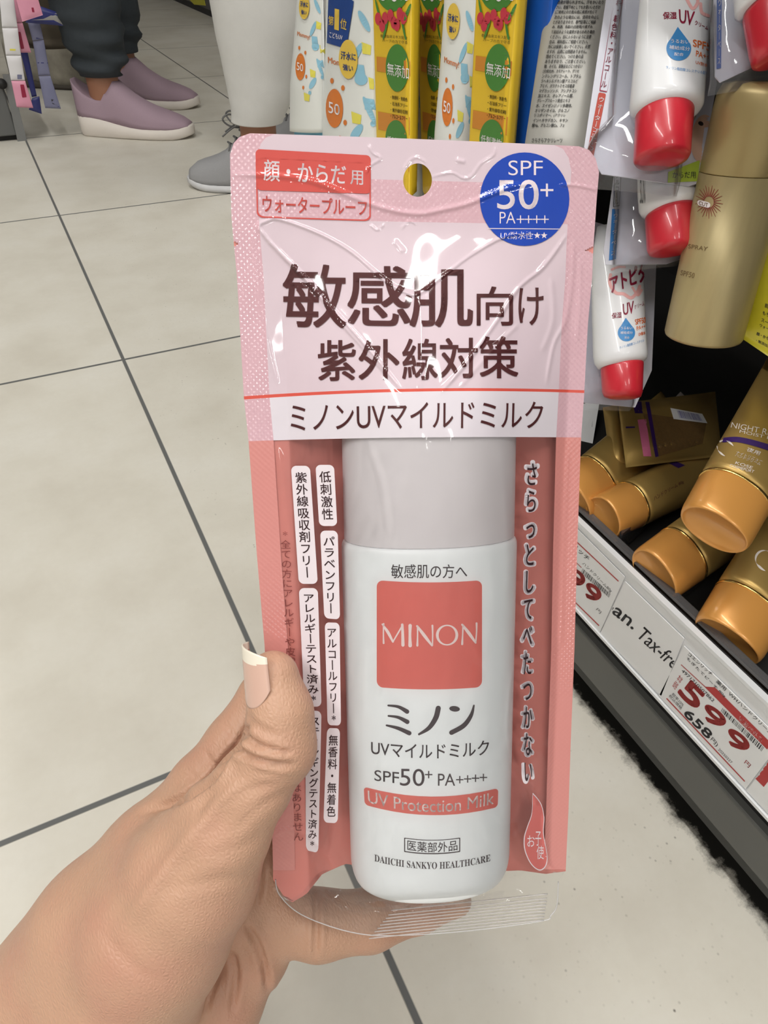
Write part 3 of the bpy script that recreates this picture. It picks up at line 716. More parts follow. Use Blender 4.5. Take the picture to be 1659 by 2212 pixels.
o = print_on('leaf_badge', poly(leaf), pill, .00014); c = np.mean(leaf, 0)
print_on('leaf_fill', poly([c+(p-c)*np.array([.93, .965]) for p in leaf]), M('print_leaf', (206, 108, 104), .35), .0002, o)
print_on('lettering', px_join(txt('お', (1138, 1804, 1154, 1828)), txt('子', (1155, 1795, 1168, 1826)), txt('使', (1158, 1826, 1174, 1855))), pill, .00026, o)

# ------------------------------------------------------------ the white bottle inside
bc = uv(on_plane(928, 1400))[0]
vt, vs, vb = v_of(880), uv(on_plane(928, 1160))[1], uv(on_plane(930, 1968, BB))[1]
bottle = thing('lotion_bottle', PC+DV*vb, 'white oval lotion bottle inside the clear window of the pink pouch', 'bottle')
def brings(prof):
    return [ring(PC+PU*bc+DV*v, PU*BA*k, PN*(BB-.0006)*kd, 2.15, 96) for v, k, kd in prof]
body_prof = [(vs, .965, .96), (vs+.0006, .985, .985), (vs+.0016, .997, .995)]+[(vs+.003+(vb-.011-vs-.003)*i/30, 1, 1) for i in range(31)]
body_prof += [(vb-.011+.011*math.sin(a), .86+.14*math.cos(a), .80+.20*math.cos(a)) for a in np.linspace(.12, math.pi/2, 12)]
V, Fc = loft(brings(body_prof)); bbody = obj('bottle_body', V, Fc, M('bottle_white', (240, 243, 245), .38, vary=.01), bottle)
cap_prof = [(vt, .90, .90), (vt+.001, .94, .94), (vt+.003, .96, .96), (vs-.0006, .968, .965), (vs-.0001, .955, .95)]
V, Fc = loft(brings(cap_prof)); obj('cap', V, Fc, M('cap_milky', (226, 220, 223), .45, vary=.01), bottle, label='milky white cap')
bb = bvh_of(bbody)
BTXT = M('bottle_print', (68, 56, 60), .5, vary=.02)
def bprint(nm, geo, mt, lift=.00008, par=None, label=None): return decal(nm, geo, bb, lift, mt, par or bottle, 9., label)
bprint('lettering', txt('敏感肌の方へ', (845, 1219, 1009, 1249), .004), BTXT)
sq = bprint('brand_square', rrect((814, 1253, 1041, 1484), .06, .06, bow=5), M('bottle_coral', (222, 112, 102), .4, vary=.02), label='coral brand square')
# flared roman capitals
def flare(x0, y0, x1, y1, w): return stroke([(x0, y0), ((x0+x1)/2, (y0+y1)/2), (x1, y1)], [w*1.35, w, w*1.35], 4)
Wd = M('bottle_print_white', (240, 226, 224), .45)
mt = lambda x: 1350+0*x
let = px_join(
    stroke([(829, 1347), (828.5, 1368), (829, 1389)], [3.5, 2.8, 4]), stroke([(826, 1348), (838, 1365), (849, 1386)], [3, 6.5, 4]), stroke([(849, 1386), (860, 1367), (870, 1350)], [3, 3.2, 3.5]), stroke([(869, 1349), (870, 1370), (870.5, 1393)], [5.5, 6, 7]),
    stroke([(886, 1351), (885.5, 1372), (886, 1394)], [7.5, 5.8, 8]),
    stroke([(902, 1352), (902, 1373), (901.5, 1394)], [3.6, 3, 4.6]), stroke([(901, 1352), (917, 1373), (933, 1394)], [4.5, 7, 4]), stroke([(934, 1351), (934.5, 1370), (934, 1394)], [4.2, 3, 3]),
    stroke([(1000, 1350), (999, 1370), (998, 1391)], [3.6, 3, 4.6]), stroke([(998, 1349), (1013, 1368), (1027, 1388)], [4.5, 7, 4]), stroke([(1029, 1346), (1029, 1365), (1027, 1388)], [4.2, 3, 3]))
O = [ellipse(965.5, 1371.5, 24, 22.5, 64)[0], ellipse(965.5, 1371.5, 18, 19.5, 64, .12)[0]]
let = px_join(let, (np.concatenate(O), [(i, (i+1) % 64, 64+(i+1) % 64, 64+i) for i in range(64)]))
bprint('lettering', let, Wd, .00016, sq)
Z7 = lambda p: [(740+x/4.1475, 1150+y/4.1475) for x, y in p]
bprint('product_name_lettering', px_join(stroke(Z7([(410, 1550), (500, 1562), (578, 1605)]), [4, 6.5, 9.5]), stroke(Z7([(412, 1643), (500, 1657), (580, 1697)]), [4, 6.5, 9.5]), stroke(Z7([(395, 1728), (500, 1755), (598, 1798)]), [4, 7.5, 9.5]),
    stroke(Z7([(857, 1575), (835, 1660), (775, 1750), (685, 1808)]), [11, 11, 9, 4.5]), ellipse(740+1003/4.1475, 1150+1580/4.1475, 11.5, 6, 24, .1),
    stroke(Z7([(1176, 1550), (1150, 1640), (1085, 1730), (975, 1793)]), [3.5, 8, 10, 10])), BTXT)
bprint('lettering', txt('UVマイルドミルク', (802, 1598, 1056, 1629), .008, bow=9), BTXT)
bprint('lettering', px_join(txt('SPF', [(809, 1663), (862, 1668), (862, 1693), (809, 1686)], .002), txt('50', [(864, 1660), (917, 1661), (917, 1698), (864, 1697)], .0), plus(926, 1673, 8, 1.3), txt('PA', (946, 1671, 983, 1697), .0),
       *[plus(993+17*k, 1684-k*1.6, 8, 1.2) for k in range(4)]), BTXT)
band = bprint('name_band', rrect([(786, 1699), (1076, 1702), (1075, 1743), (788, 1738)], .03, .2, bow=20), M('bottle_coral', (222, 112, 102)), label='coral name band')
bprint('lettering', txt('UV Protection Milk', [(795, 1707), (1067, 1710), (1066, 1736), (796, 1733)], .004, bow=19), Wd, .00016, band)
bprint('label_frame', frame((873, 1809, 994, 1840), 2.2, bow=5, r=.02), BTXT)
bprint('lettering', txt('医薬部外品', (880, 1814, 988, 1836), .004, bow=5), BTXT)
ser = lambda s: ''.join(chr(0x1D400+ord(c)-65) if c.isalpha() else c for c in s)
bprint('lettering', txt(ser('DAIICHI SANKYO HEALTHCARE'), (809, 1845, 1059, 1860), .0, bow=17), BTXT)

# ------------------------------------------------------------ the hand: one continuous surface grown from rounded bones
def cf(px, py, dep): return np.array([(px-CX)/F_PX*dep, (py-CY)/F_PX*dep, dep])
def grow(bones, lo, hi, res, k=.005, smooth=3):
    n = np.ceil((hi-lo)/res).astype(int)+1
    ax = [lo[i]+res*np.arange(n[i]) for i in range(3)]
    X, Y, Z = np.meshgrid(*ax, indexing='ij'); D = np.full(X.shape, 1.0, dtype=np.float32)
    for bone in bones:
        (a, ra), (b, rb_) = bone[:2]; kk = bone[2] if len(bone) > 2 else k
        m0 = np.minimum(a-ra, b-rb_)-.022; m1 = np.maximum(a+ra, b+rb_)+.022
        i0 = [max(0, int((m0[i]-lo[i])/res)) for i in range(3)]; i1 = [min(n[i], int((m1[i]-lo[i])/res)+2) for i in range(3)]
        if any(i1[i] <= i0[i] for i in range(3)): continue
        sl = tuple(slice(i0[i], i1[i]) for i in range(3))
        ab = b-a; L = max(np.dot(ab, ab), 1e-9)
        t = np.clip(((X[sl]-a[0])*ab[0]+(Y[sl]-a[1])*ab[1]+(Z[sl]-a[2])*ab[2])/L, 0, 1)
        tt = t*t*(3-2*t)*.5+t*.5
        d = np.sqrt((X[sl]-a[0]-t*ab[0])**2+(Y[sl]-a[1]-t*ab[1])**2+(Z[sl]-a[2]-t*ab[2])**2)-(ra+(rb_-ra)*tt)
        c = D[sl]; h = np.clip(.5+.5*(c-d)/kk, 0, 1)
        D[sl] = np.where(c > .5, d, c*(1-h)+d*h-kk*h*(1-h))
    # surface nets
    S = D < 0
    cs = np.zeros(tuple(s-1 for s in S.shape), dtype=np.int8)
    offs = [(i, j, l) for i in (0, 1) for j in (0, 1) for l in (0, 1)]
    sh = lambda A, o: A[o[0]:A.shape[0]-1+o[0], o[1]:A.shape[1]-1+o[1], o[2]:A.shape[2]-1+o[2]]
    for o in offs: cs += sh(S, o)
    act = (cs > 0) & (cs < 8); idx = -np.ones(act.shape, dtype=np.int64); ids = np.argwhere(act); idx[act] = np.arange(len(ids))
    acc = np.zeros((len(ids), 3)); cnt = np.zeros(len(ids))
    val = {o: sh(D, o)[act] for o in offs}
    for o in offs:
        for ax_ in range(3):
            if o[ax_] == 1: continue
            o2 = list(o); o2[ax_] = 1; o2 = tuple(o2); v0, v1 = val[o], val[o2]
            m = (v0 < 0) != (v1 < 0); t = np.where(m, v0/np.where(m, v0-v1, 1), 0)
            p = np.zeros((len(ids), 3)); p[:] = o; p[:, ax_] = t
            acc[m] += p[m]; cnt[m] += 1
    V = lo+res*(ids+acc/cnt[:, None])
    Fc = []
    for ax_ in range(3):
        a1, a2 = (ax_+1) % 3, (ax_+2) % 3
        s0 = [slice(None)]*3; s1 = [slice(None)]*3; s0[ax_] = slice(0, -1); s1[ax_] = slice(1, None)
        A, B = S[tuple(s0)], S[tuple(s1)]; E = np.argwhere(A != B)
        E = E[(E[:, a1] > 0) & (E[:, a2] > 0) & (E[:, a1] < idx.shape[a1]) & (E[:, a2] < idx.shape[a2])]
        q = []
        for d1, d2 in ((0, 0), (1, 0), (1, 1), (0, 1)):
            P = E.copy(); P[:, a1] -= d1; P[:, a2] -= d2; q.append(idx[P[:, 0], P[:, 1], P[:, 2]])
        q = np.stack(q, 1); flip = A[tuple(E.T)]
        q[~flip] = q[~flip][:, ::-1]; Fc.append(q)
    Fc = np.concatenate(Fc); Fc = Fc[(Fc >= 0).all(1)]
    for _ in range(smooth):
        s = np.zeros_like(V); c = np.zeros(len(V))
        for i in range(4):
            for j in ((i+1) % 4, (i-1) % 4):
                np.add.at(s, Fc[:, i], V[Fc[:, j]]); np.add.at(c, Fc[:, i], 1)
        V = V*.5+.5*s/np.maximum(c, 1)[:, None]
    return V, Fc
def B(a, ra, b, rb_, k=.005): return ((cf(*a), ra*.001), (cf(*b), rb_*.001), k)
bones = [
    # thumb: tip, joint, root, ball
    B((590, 1462, .2205), 8.2, (606, 1540, .2195), 9.6, .004), B((606, 1540, .2195), 9.6, (604, 1615, .220), 10.6, .004),
    B((604, 1615, .220), 10.6, (540, 1705, .2225), 11.6), B((540, 1705, .2225), 11.6, (474, 1800, .226), 14.6),
    B((474, 1800, .226), 14.6, (415, 1890, .231), 20.5, .008), B((415, 1890, .231), 20.5, (335, 2010, .236), 24.0, .008),
    B((335, 2010, .236), 24.0, (265, 2170, .243), 25.0, .008),
    # back of the hand towards the index knuckle, wrist, forearm
    B((440, 1705, .250), 12.5, (330, 1850, .254), 16.5, .004), B((330, 1850, .254), 16.5, (170, 2062, .262), 19.5, .006),
    B((170, 2062, .262), 19.5, (-40, 2330, .270), 26, .008), B((265, 2170, .243), 25.0, (60, 2480, .262), 27, .008),
    B((330, 1860, .245), 15, (215, 2010, .249), 21, .010), B((215, 2010, .249), 21, (20, 2270, .262), 27.5, .012),
    # index finger running behind the pouch
    B((440, 1705, .250), 12.5, (505, 1610, .252), 10.4, .003), B((505, 1610, .252), 10.4, (575, 1505, .256), 9.6, .003),
    B((575, 1505, .256), 9.6, (700, 1385, .268), 8.6, .003), B((700, 1385, .268), 8.6, (800, 1330, .270), 7.2, .003),
    # palm and the ball of the little finger
    B((415, 1960, .264), 15, (565, 1975, .273), 14.5, .003), B((598, 1962, .273), 13.5, (545, 2060, .274), 13.8, .0035), B((545, 2060, .274), 13.8, (478, 2130, .275), 16, .003),
    B((478, 2130, .275), 16, (430, 2330, .279), 20, .003), B((300, 2150, .268), 20, (470, 2160, .272), 16, .008), B((540, 1905, .272), 13, (420, 1800, .268), 13, .006),
    # middle, ring and little fingers behind the pouch
    B((470, 1760, .266), 11, (640, 1640, .282), 9.6, .003), B((640, 1640, .282), 9.6, (800, 1560, .290), 8.6, .003), B((800, 1560, .290), 8.6, (900, 1530, .289), 7.2, .003),
    B((560, 1890, .272), 11, (680, 1790, .284), 9.2, .003), B((680, 1790, .284), 9.2, (820, 1730, .292), 8.2, .003), B((820, 1730, .292), 8.2, (920, 1705, .291), 7, .003),
    B((600, 1985, .272), 12.6, (690, 1998, .273), 12.4, .003), B((690, 1998, .273), 12.4, (800, 1988, .277), 11.0, .003), B((800, 1988, .277), 11.0, (905, 1962, .283), 8.8, .003), B((905, 1962, .283), 8.8, (985, 1945, .285), 6.4, .003),
]
HV, HF = grow(bones, np.array([-.175, .030, .185]), np.array([.045, .235, .325]), .00105, smooth=3)
# skin folds: pressed in along the lines seen on the hand
def fold(V, Fc, lines):
    N = np.zeros_like(V); a, b, c, d = (V[Fc[:, i]] for i in range(4)); fn = np.cross(c-a, d-b)
    for i in range(4): np.add.at(N, Fc[:, i], fn)
    N /= np.maximum(np.linalg.norm(N, axis=1), 1e-12)[:, None]
    front = (N*V).sum(1) < 0
    P = np.stack([V[:, 0]/V[:, 2]*F_PX+CX, V[:, 1]/V[:, 2]*F_PX+CY], 1); disp = np.zeros(len(V))
    for pts, dep, w, d0, d1 in lines:
        Q = np.array(smooth_poly(pts, 5)); lo, hi = Q.min(0)-4*w, Q.max(0)+4*w
        m = np.all((P > lo) & (P < hi), 1) & front & (V[:, 2] > d0) & (V[:, 2] < d1)
        if not m.any(): continue
        dd, t = segd(Q, P[m]); tp = np.minimum(1, np.minimum(t, 1-t)*4+.1)
        disp[m] -= dep*.001*tp*(np.exp(-(dd/w)**2)-.45*np.exp(-((dd-2.1*w)/(1.2*w))**2))
    return V+N*disp[:, None], N
lines = [([(526, 1572), (545, 1600), (575, 1615), (610, 1624), (632, 1627)], 1.7, 6, 0, .24), ([(512, 1600), (530, 1628), (560, 1642), (600, 1650), (640, 1652)], 1.9, 7, 0, .24),
         ([(535, 1545), (560, 1570), (600, 1590)], .5, 6, 0, .24), ([(520, 1640), (560, 1665), (610, 1670)], .5, 7, 0, .24),
         ([(305, 1757), (394, 1727), (458, 1682), (486, 1640), (515, 1608), (540, 1560)], 2.2, 7, .20, .262), ([(440, 1622), (462, 1650), (478, 1655)], .9, 6, .235, .262), ([(480, 1560), (505, 1590), (528, 1600)], .5, 6, .235, .262),
         ([(395, 1655), (430, 1690), (445, 1700)], .6, 7, .235, .262),
         ([(560, 1835), (563, 1900), (552, 1960)], 1.4, 7, .235, .28), ([(530, 1995), (556, 2040), (574, 2100), (577, 2140)], 1.9, 7, .25, .29), ([(500, 2055), (510, 2110), (500, 2190)], 1.5, 7, .25, .29), ([(682, 1925), (684, 2000), (682, 2068)], 1.7, 6, .25, .29), ([(470, 2100), (440, 2190)], 1.3, 7, .25, .29),
         ([(545, 1860), (535, 1890), (480, 1900), (330, 1925)], .35, 12, 0, .25), ([(575, 1800), (520, 1830), (430, 1850)], .25, 11, 0, .25), ([(360, 2130), (280, 2080), (220, 2010)], .35, 14, 0, .26), ([(420, 1790), (440, 1740), (470, 1700)], .3, 10, 0, .24), ([(520, 1690), (440, 1770), (340, 1900), (250, 2040)], -.9, 16, 0, .26), ([(600, 1690), (520, 1715), (480, 1750)], .35, 8, 0, .24), ([(640, 1700), (560, 1745), (500, 1800)], .3, 9, 0, .24)]
HV, HN = fold(HV, HF, lines)
def skin_material():
    m = M('skin', (190, 150, 125), .43, vary=.06, vscale=55, spec=.35, sss=.04); nt = m.node_tree; b = nt.nodes['Principled BSDF']; N = nt.nodes.new; L = nt.links.new
    tc = N('ShaderNodeTexCoord')
    # blotches of redder skin
    base = b.inputs['Base Color'].links[0].from_socket
    n = N('ShaderNodeTexNoise'); n.inputs['Scale'].default_value = 38; n.inputs['Detail'].default_value = 3; L(tc.outputs['Object'], n.inputs['Vector'])
    mr = N('ShaderNodeMapRange'); mr.inputs[1].default_value = .45; mr.inputs[2].default_value = .75; mr.inputs[4].default_value = .5; L(n.outputs['Fac'], mr.inputs[0])
    mx = N('ShaderNodeMix'); mx.data_type = 'RGBA'; mx.inputs['B'].default_value = lin((186, 132, 114))+(1,); L(mr.outputs[0], mx.inputs['Factor']); L(base, mx.inputs['A']); L(mx.outputs['Result'], b.inputs['Base Color'])
    # fine creases: stretched cells
    mp = N('ShaderNodeMapping'); mp.inputs['Scale'].default_value = (1, .45, 1); mp.inputs['Rotation'].default_value = (.4, .7, .5); L(tc.outputs['Object'], mp.inputs[0])
    v = N('ShaderNodeTexVoronoi'); v.feature = 'DISTANCE_TO_EDGE'; v.inputs['Scale'].default_value = 820; L(mp.outputs[0], v.inputs['Vector'])
    v2 = N('ShaderNodeTexNoise'); v2.inputs['Scale'].default_value = 260; v2.inputs['Detail'].default_value = 3; L(mp.outputs[0], v2.inputs['Vector'])
    ad = N('ShaderNodeMath'); ad.operation = 'ADD'; L(v.outputs[0], ad.inputs[0]); L(v2.outputs['Fac'], ad.inputs[1])
    bp = N('ShaderNodeBump'); bp.inputs['Strength'].default_value = .34; bp.inputs['Distance'].default_value = .0010
    ad.inputs[1].default_value = 0; [nt.links.remove(l) for l in list(ad.inputs[1].links)]; L(ad.outputs[0], bp.inputs['Height']); L(bp.outputs[0], b.inputs['Normal'])
    return m
HW = HV@R.T+CAM
hand = thing('hand', HW.mean(0), 'bare left hand and wrist gripping the pink pouch, thumb on its left edge', 'hand')
hb = obj('hand_skin', HW, HF, skin_material(), hand)
# thumb nail: a curved plate on the outer side of the thumb tip
nb = []
nu_, nv_ = 16, 30
ax0, ax1 = cf(604, 1560, .2193), cf(583, 1380, .2207)
axd = nrm(ax1-ax0); toc = -nrm(cf(590, 1460, .22)); toc = nrm(toc-axd*np.dot(toc, axd)); lef = np.cross(axd, toc); lef = lef if lef[0] < 0 else -lef
def nail_pt(th, s, lift=0): 
    rad = .0099-.0010*s+lift; return ax0+(ax1-ax0)*s+rad*(math.cos(th)*lef+math.sin(th)*toc)
NVt = []; NF = []; NM = []
for i in range(nv_+1):
    for j in range(nu_+1):
        x = j/nu_; th = math.radians(-38+118*x)
        s0 = .25+.20*abs(min(1, max(-1, (x-.62)/.38)))**2.2; s1 = .985-.17*max(0, x-.28)**1.4*1.5
        NVt.append(nail_pt(th, s0+(s1-s0)*i/nv_))
for lay in (0,):
    for i in range(nv_):
        for j in range(nu_):
            a = i*(nu_+1)+j; NF.append((a, a+1, a+nu_+2, a+nu_+1)); NM.append(1 if i/nv_ > .80-.05*math.sin(math.pi*j/nu_) else 0)
n0 = len(NVt); inner = [p-(.0005*(nrm(p-ax0-axd*np.dot(p-ax0, axd)))) for p in NVt]
NF += [tuple(k+n0 for k in f[::-1]) for f in NF]; NM += NM
edge = [j for j in range(nu_+1)]+[i*(nu_+1)+nu_ for i in range(1, nv_+1)]+[nv_*(nu_+1)+j for j in range(nu_-1, -1, -1)]+[i*(nu_+1) for i in range(nv_-1, -1, -1)]
for a, b in zip(edge[:-1], edge[1:]): NF.append((b, a, a+n0, b+n0)); NM.append(1 if a >= (nu_+1)*int(nv_*.8) else 0)
NV2 = np.array(NVt+inner)@R.T+CAM
obj('thumb_nail', NV2, NF, [M('nail_pink', (208, 172, 156), .22, vary=.03, spec=.6), M('nail_tip', (232, 224, 208), .25, vary=.03, spec=.6)], hand, mi=NM, label='long pale thumb nail with white tip')

# ------------------------------------------------------------ gold hand cream tubes lying in the tray
GOLD = M('gold_print', (176, 146, 84), .38, .55, vary=.05, vscale=30)
GCAP = M('gold_cap', (214, 152, 78), .32, .25, coat=.3, vary=.04, vscale=40)
GRING = M('gold_ring', (226, 186, 110), .18, .95)
PURP = M('print_purple', (52, 26, 92), .4); PK = M('print_magenta', (196, 104, 140), .5); TPRT = M('print_silver', (216, 208, 200), .4)
def cream_tube(label, p0, p1, L, hw, hd, wpx, cap=.027, roll=0.):
    """p0, p1: (px, py, depth) of the cap end and of the cap/body seam; wpx: pixel direction of the wide side"""
    A = W(*p0); ax = nrm(W(*p1)-A); w = nrm(RIGHT*wpx[0]+DOWN*wpx[1]-VIEW*roll); w = nrm(w-ax*np.dot(w, ax)); d = np.cross(ax, w)
    if np.dot(d, VIEW) > 0: d = -d
    t = thing('hand_cream_tube', A, label, 'hand cream', 'gold hand cream tubes in the tray')
    S = lambda x, k, kd=None: ring(A+ax*x, w*hw*k, d*hd*(k if kd is None else kd), 2.15, 48)
    V, Fc = loft([S(.0022, .80), S(.0006, .86), S(0, .89), S(.0006, .925), S(.002, .95), S(.005, .97), S(cap-.001, 1.0), S(cap, .985)]); c = obj('cap', V, Fc, GCAP, t)
    V, Fc = loft([S(cap-.0002, .99), S(cap+.0002, 1.015), S(cap+.0014, 1.015), S(cap+.0018, .99)]); obj('gold_ring', V, Fc, GRING, t)
    rs = [S(cap+.0016, .985)]
    for i in range(1, 25):
        x = i/24; rs.append(ring(A+ax*(cap+.0016+(L-cap)*x), w*hw*(1+.12*x), d*hd*max(.05, 1-x**1.25), 2.15-.0*x, 48))
    V, Fc = loft(rs); body = obj('tube_body', V, Fc, GOLD, t)
    return t, bvh_of(body), A, ax, w, d
def on_tube(tb, nm, geo, mt, seg=10): return decal(nm, geo, tb[1], .00025, mt, tb[0], seg)
E1 = cream_tube('gold hand cream tube leaning up over the tray with purple band and white moon', (1541, 1146, .378), (1584, 1070, .388), .135, .0205, .0155, (.87, .47))
M6 = lambda pts: [(1220+x/3.567, 840+y/3.567) for x, y in pts]
def moon(q0, r, mt, tb):
    V, Fc = ellipse(0, 0, 1, 1, 40); out = []
    a = np.linspace(-2.2, 2.2, 24); o = np.stack([np.cos(a), np.sin(a)], 1); b = np.linspace(1.9, -1.9, 24); i = np.stack([.42+.80*np.cos(b), .80*np.sin(b)], 1)
    P = np.concatenate([o, i]); n = len(P); Fq = [(k, k+1, n-2-k, n-1-k) for k in range(23)]
    P = -P; th = math.radians(40); rot = np.array([[math.cos(th), -math.sin(th)], [math.sin(th), math.cos(th)]])
    on_tube(tb, 'moon_emblem', (np.array(q0)+(P@rot.T)*r, Fq), mt)
moon((1568, 969), 17, TPRT, E1)
on_tube(E1, 'lettering', px_join(txt('夜用', M6([(1410, 450), (1510, 485), (1495, 515), (1395, 480)]), .01), txt('ナイトリニュー\nハンドクリーム', M6([(1325, 480), (1530, 550), (1500, 590), (1310, 520)]), .005, sp=.8),
    txt('KOSE', M6([(1320, 560), (1450, 600), (1440, 620), (1310, 580)]), .0), txt('COSMEPORT', M6([(1275, 580), (1460, 630), (1450, 650), (1268, 600)]), .0),
    txt('NIGHT RENEW', M6([(1290, 258), (1760, 352), (1750, 396), (1280, 300)]), -.002), txt('MOIST REPAIR', M6([(1350, 318), (1760, 408), (1755, 432), (1345, 340)]), -.004)), TPRT)
on_tube(E1, 'purple_band', poly(smooth_poly(M6([(1225, 378), (1330, 372), (1450, 395), (1640, 450)]), 6)+smooth_poly(M6([(1640, 500), (1450, 440), (1320, 412), (1215, 415)]), 6)), PURP)
E2 = cream_tube('gold hand cream tube lying under the leaning one, cap facing the rail', (1411, 1243, .434), (1480, 1194, .446), .125, .0195, .0150, (.76, .65))
E3 = cream_tube('largest gold hand cream tube at the right edge above the price card', (1569, 1386, .402), (1612, 1318, .410), .135, .0215, .0160, (.85, .52))
moon((1655, 1212), 22, TPRT, E3)
E4 = cream_tube('gold hand cream tube lying on its narrow side behind the first divider', (1301, 1120, .470), (1388, 1078, .488), .130, .0165, .0150, (.5, .86))
on_tube(E4, 'purple_mark', poly(M6([(800, 575), (850, 558), (925, 590), (875, 612)])), PURP)
on_tube(E4, 'lettering', txt('ハンドクリーム 80g', M6([(680, 830), (910, 700), (915, 730), (690, 870)]), .01), M('print_brown_gold', (110, 70, 50), .5))
E5 = cream_tube('gold hand cream tube half hidden behind the pink pouch, at the tray end', (1232, 1080, .485), (1305, 1022, .500), .125, .0195, .0150, (.62, .78))
# the flattened tube with its printed back
q = [W(1335, 872, .510), W(1545, 846, .550), W(1560, 985, .520), W(1352, 1010, .475)]
t = thing('hand_cream_tube', np.mean(q, 0), 'gold hand cream tube turned to its printed back with white barcode label', 'hand cream', 'gold hand cream tubes in the tray')
V, Fc = pillow(*q, -VIEW+np.array([0, 0, .3]), .011, .010, 'pouch'); o = obj('tube_body', V, Fc, GOLD, t); b = bvh_of(o)
decal('text_panel', poly(M6([(600, 190), (1090, 255), (1060, 420), (700, 525)])), b, .0003, M('print_brown_panel', (104, 80, 46), .5, vary=.25, vscale=500), t)
decal('barcode_label', poly(M6([(810, 150), (1055, 195), (1095, 268), (835, 235)])), b, .0005, PAPER, t)
decal('barcode', barcode(M6([(860, 170), (1030, 200), (1060, 252), (880, 228)]), 20), b, .0007, M('print_violet', (104, 100, 160), .5), t)
decal('purple_mark', poly(M6([(520, 100), (590, 100), (600, 190), (540, 190)])), b, .0003, PURP, t)
decal('purple_mark', poly(M6([(620, 105), (650, 105), (720, 520), (695, 525)])), b, .0004, PURP, t)
decal('pink_mark', poly(M6([(560, 240), (625, 235), (665, 520), (605, 520)])), b, .0003, PK, t)
decal('purple_mark', poly(M6([(470, 293), (540, 292), (540, 303), (470, 305)])), b, .0003, PURP, t)
q = [W(1302, 880, .53), W(1334, 874, .53), W(1352, 1002, .49), W(1318, 992, .49)]
t = thing('hand_cream_tube', np.mean(q, 0), 'gold hand cream tube seen edge-on left of the barcoded one', 'hand cream', 'gold hand cream tubes in the tray')
V, Fc = pillow(*q, -VIEW, .006, .006, 'pouch'); obj('tube_body', V, Fc, GOLD, t)
q = [W(1240, 880, .60), W(1296, 862, .60), W(1275, 990, .57), W(1225, 1000, .57)]
t = thing('price_slip', np.mean(q, 0), 'white card standing in the tray behind the pink pouch edge', 'card'); V, Fc = plate(q, .001); o = obj('card', V, Fc, PAPER, t, smooth=False)
decal('printed_stripe', stripe((1277, 922), (1281, 888), 4), bvh_of(o), .0002, BLK, t)
q = [W(1437, 880, .62), W(1470, 846, .62), W(1486, 862, .60), W(1470, 885, .60)]
t = thing('paper_scrap', np.mean(q, 0), 'crumpled whitish scrap in the dark back of the shelf', 'paper'); V, Fc = pillow(*q, -VIEW, .004, .002, 'pouch', 8, 8); obj('crumpled_paper', V, Fc, M('scrap_paper', (150, 140, 138), .7), t)

# ------------------------------------------------------------ blister packs of white cream tubes with red caps
BLIS = clear_mat('blister_plastic', (244, 245, 248), .05, 1.45, haze=.07, bump=.25, bscale=45, gain=1.1)
TW = M('tube_white', (226, 227, 230), .35, coat=.3, vary=.015); RCAP = M('cap_red', (196, 40, 54), .32, coat=.35, vary=.04)
MAR = M('print_maroon', (146, 30, 62), .45); LBLUE = M('print_sky', (60, 134, 196), .45); ORG = M('print_orange', (222, 112, 52), .45); NAVY = M('print_navy', (38, 92, 160), .45); ROSE = M('print_rose', (236, 178, 176), .5)
CARDW = M('blister_card', (206, 206, 216), .45, vary=.04, vscale=30)
def blister(label, card, dep, axis, prof, capq, cap_end, strip=None):
    """card: px outline of the backing card; prof: [(px left, px right, py)] outline of the tube; capq the same for the cap"""
    c = np.mean([W(*p, dep) for p in card], 0); t = thing('blister_pack', c, label, 'blister pack', 'white cream tubes in blister packs')
    P = [W(*p, dep+.018) for p in card]; n = len(P); V = P+[p+VIEW*.0006 for p in P]
    Fc = [tuple(range(n)), tuple(range(2*n-1, n-1, -1))]+[(i, i+n, (i+1) % n+n, (i+1) % n) for i in range(n)]
    co = obj('backing_card', V, Fc, CARDW, t, smooth=False)
    def rings(pr, zd):
        out = []
        for l, r, y0, y1, k in pr:
            a, b = W(l, y0, dep), W(r, y1, dep); w = (b-a)/2; out.append(ring((a+b)/2, w, -VIEW*np.linalg.norm(w)*k, 2.0, 48))
        return out
    V, Fc = loft(rings(prof, 0)); body = obj('tube_body', V, Fc, TW, t)
    V, Fc = loft(rings(capq, 0)); capo = obj('cap', V, Fc, RCAP, t, label='red cap')
    return t, co, body, capo
def shell(t, prof, dep, name='blister'):
    rs = []
    for l, r, y0, y1, k in prof:
        a, b = W(l, y0, dep), W(r, y1, dep); w = (b-a)/2; c = (a+b)/2+VIEW*.017
        m = 28; rs.append([c+w*math.cos(math.pi*j/m)*1.0-VIEW*np.linalg.norm(w)*k*math.sin(math.pi*j/m)**.75 for j in range(m+1)])
    V, Fc = loft(rs, False, False, closed=False); return obj(name, V, Fc, BLIS, t)
card = [(1318, -60), (1560, -60), (1548, 180), (1512, 395), (1488, 402), (1300, 376), (1262, 318)]
d1 = .352
t, co, body, capo = blister('upper white cream tube with red cap in a blister pack, maroon lettering and blue drop', card, d1, None,
    [(1390, 1556, -70, -70, .55), (1383, 1538, 0, 4, .62), (1372, 1526, 120, 124, .78), (1363, 1516, 222, 222, .92), (1364, 1515, 236, 234, .92), (1369, 1510, 244, 242, .88), (1378, 1500, 248, 246, .8)],
    [(1377, 1497, 238, 236, .95), (1375, 1496, 244, 240, .97), (1373, 1491, 300, 296, .97), (1371, 1488, 340, 338, .97), (1374, 1485, 346, 344, .93), (1386, 1473, 349, 347, .8)], None)
b = bvh_of(body); cb = bvh_of(co)
Z3 = lambda pts: [(1420+x/6.91, y/6.91) for x, y in pts]
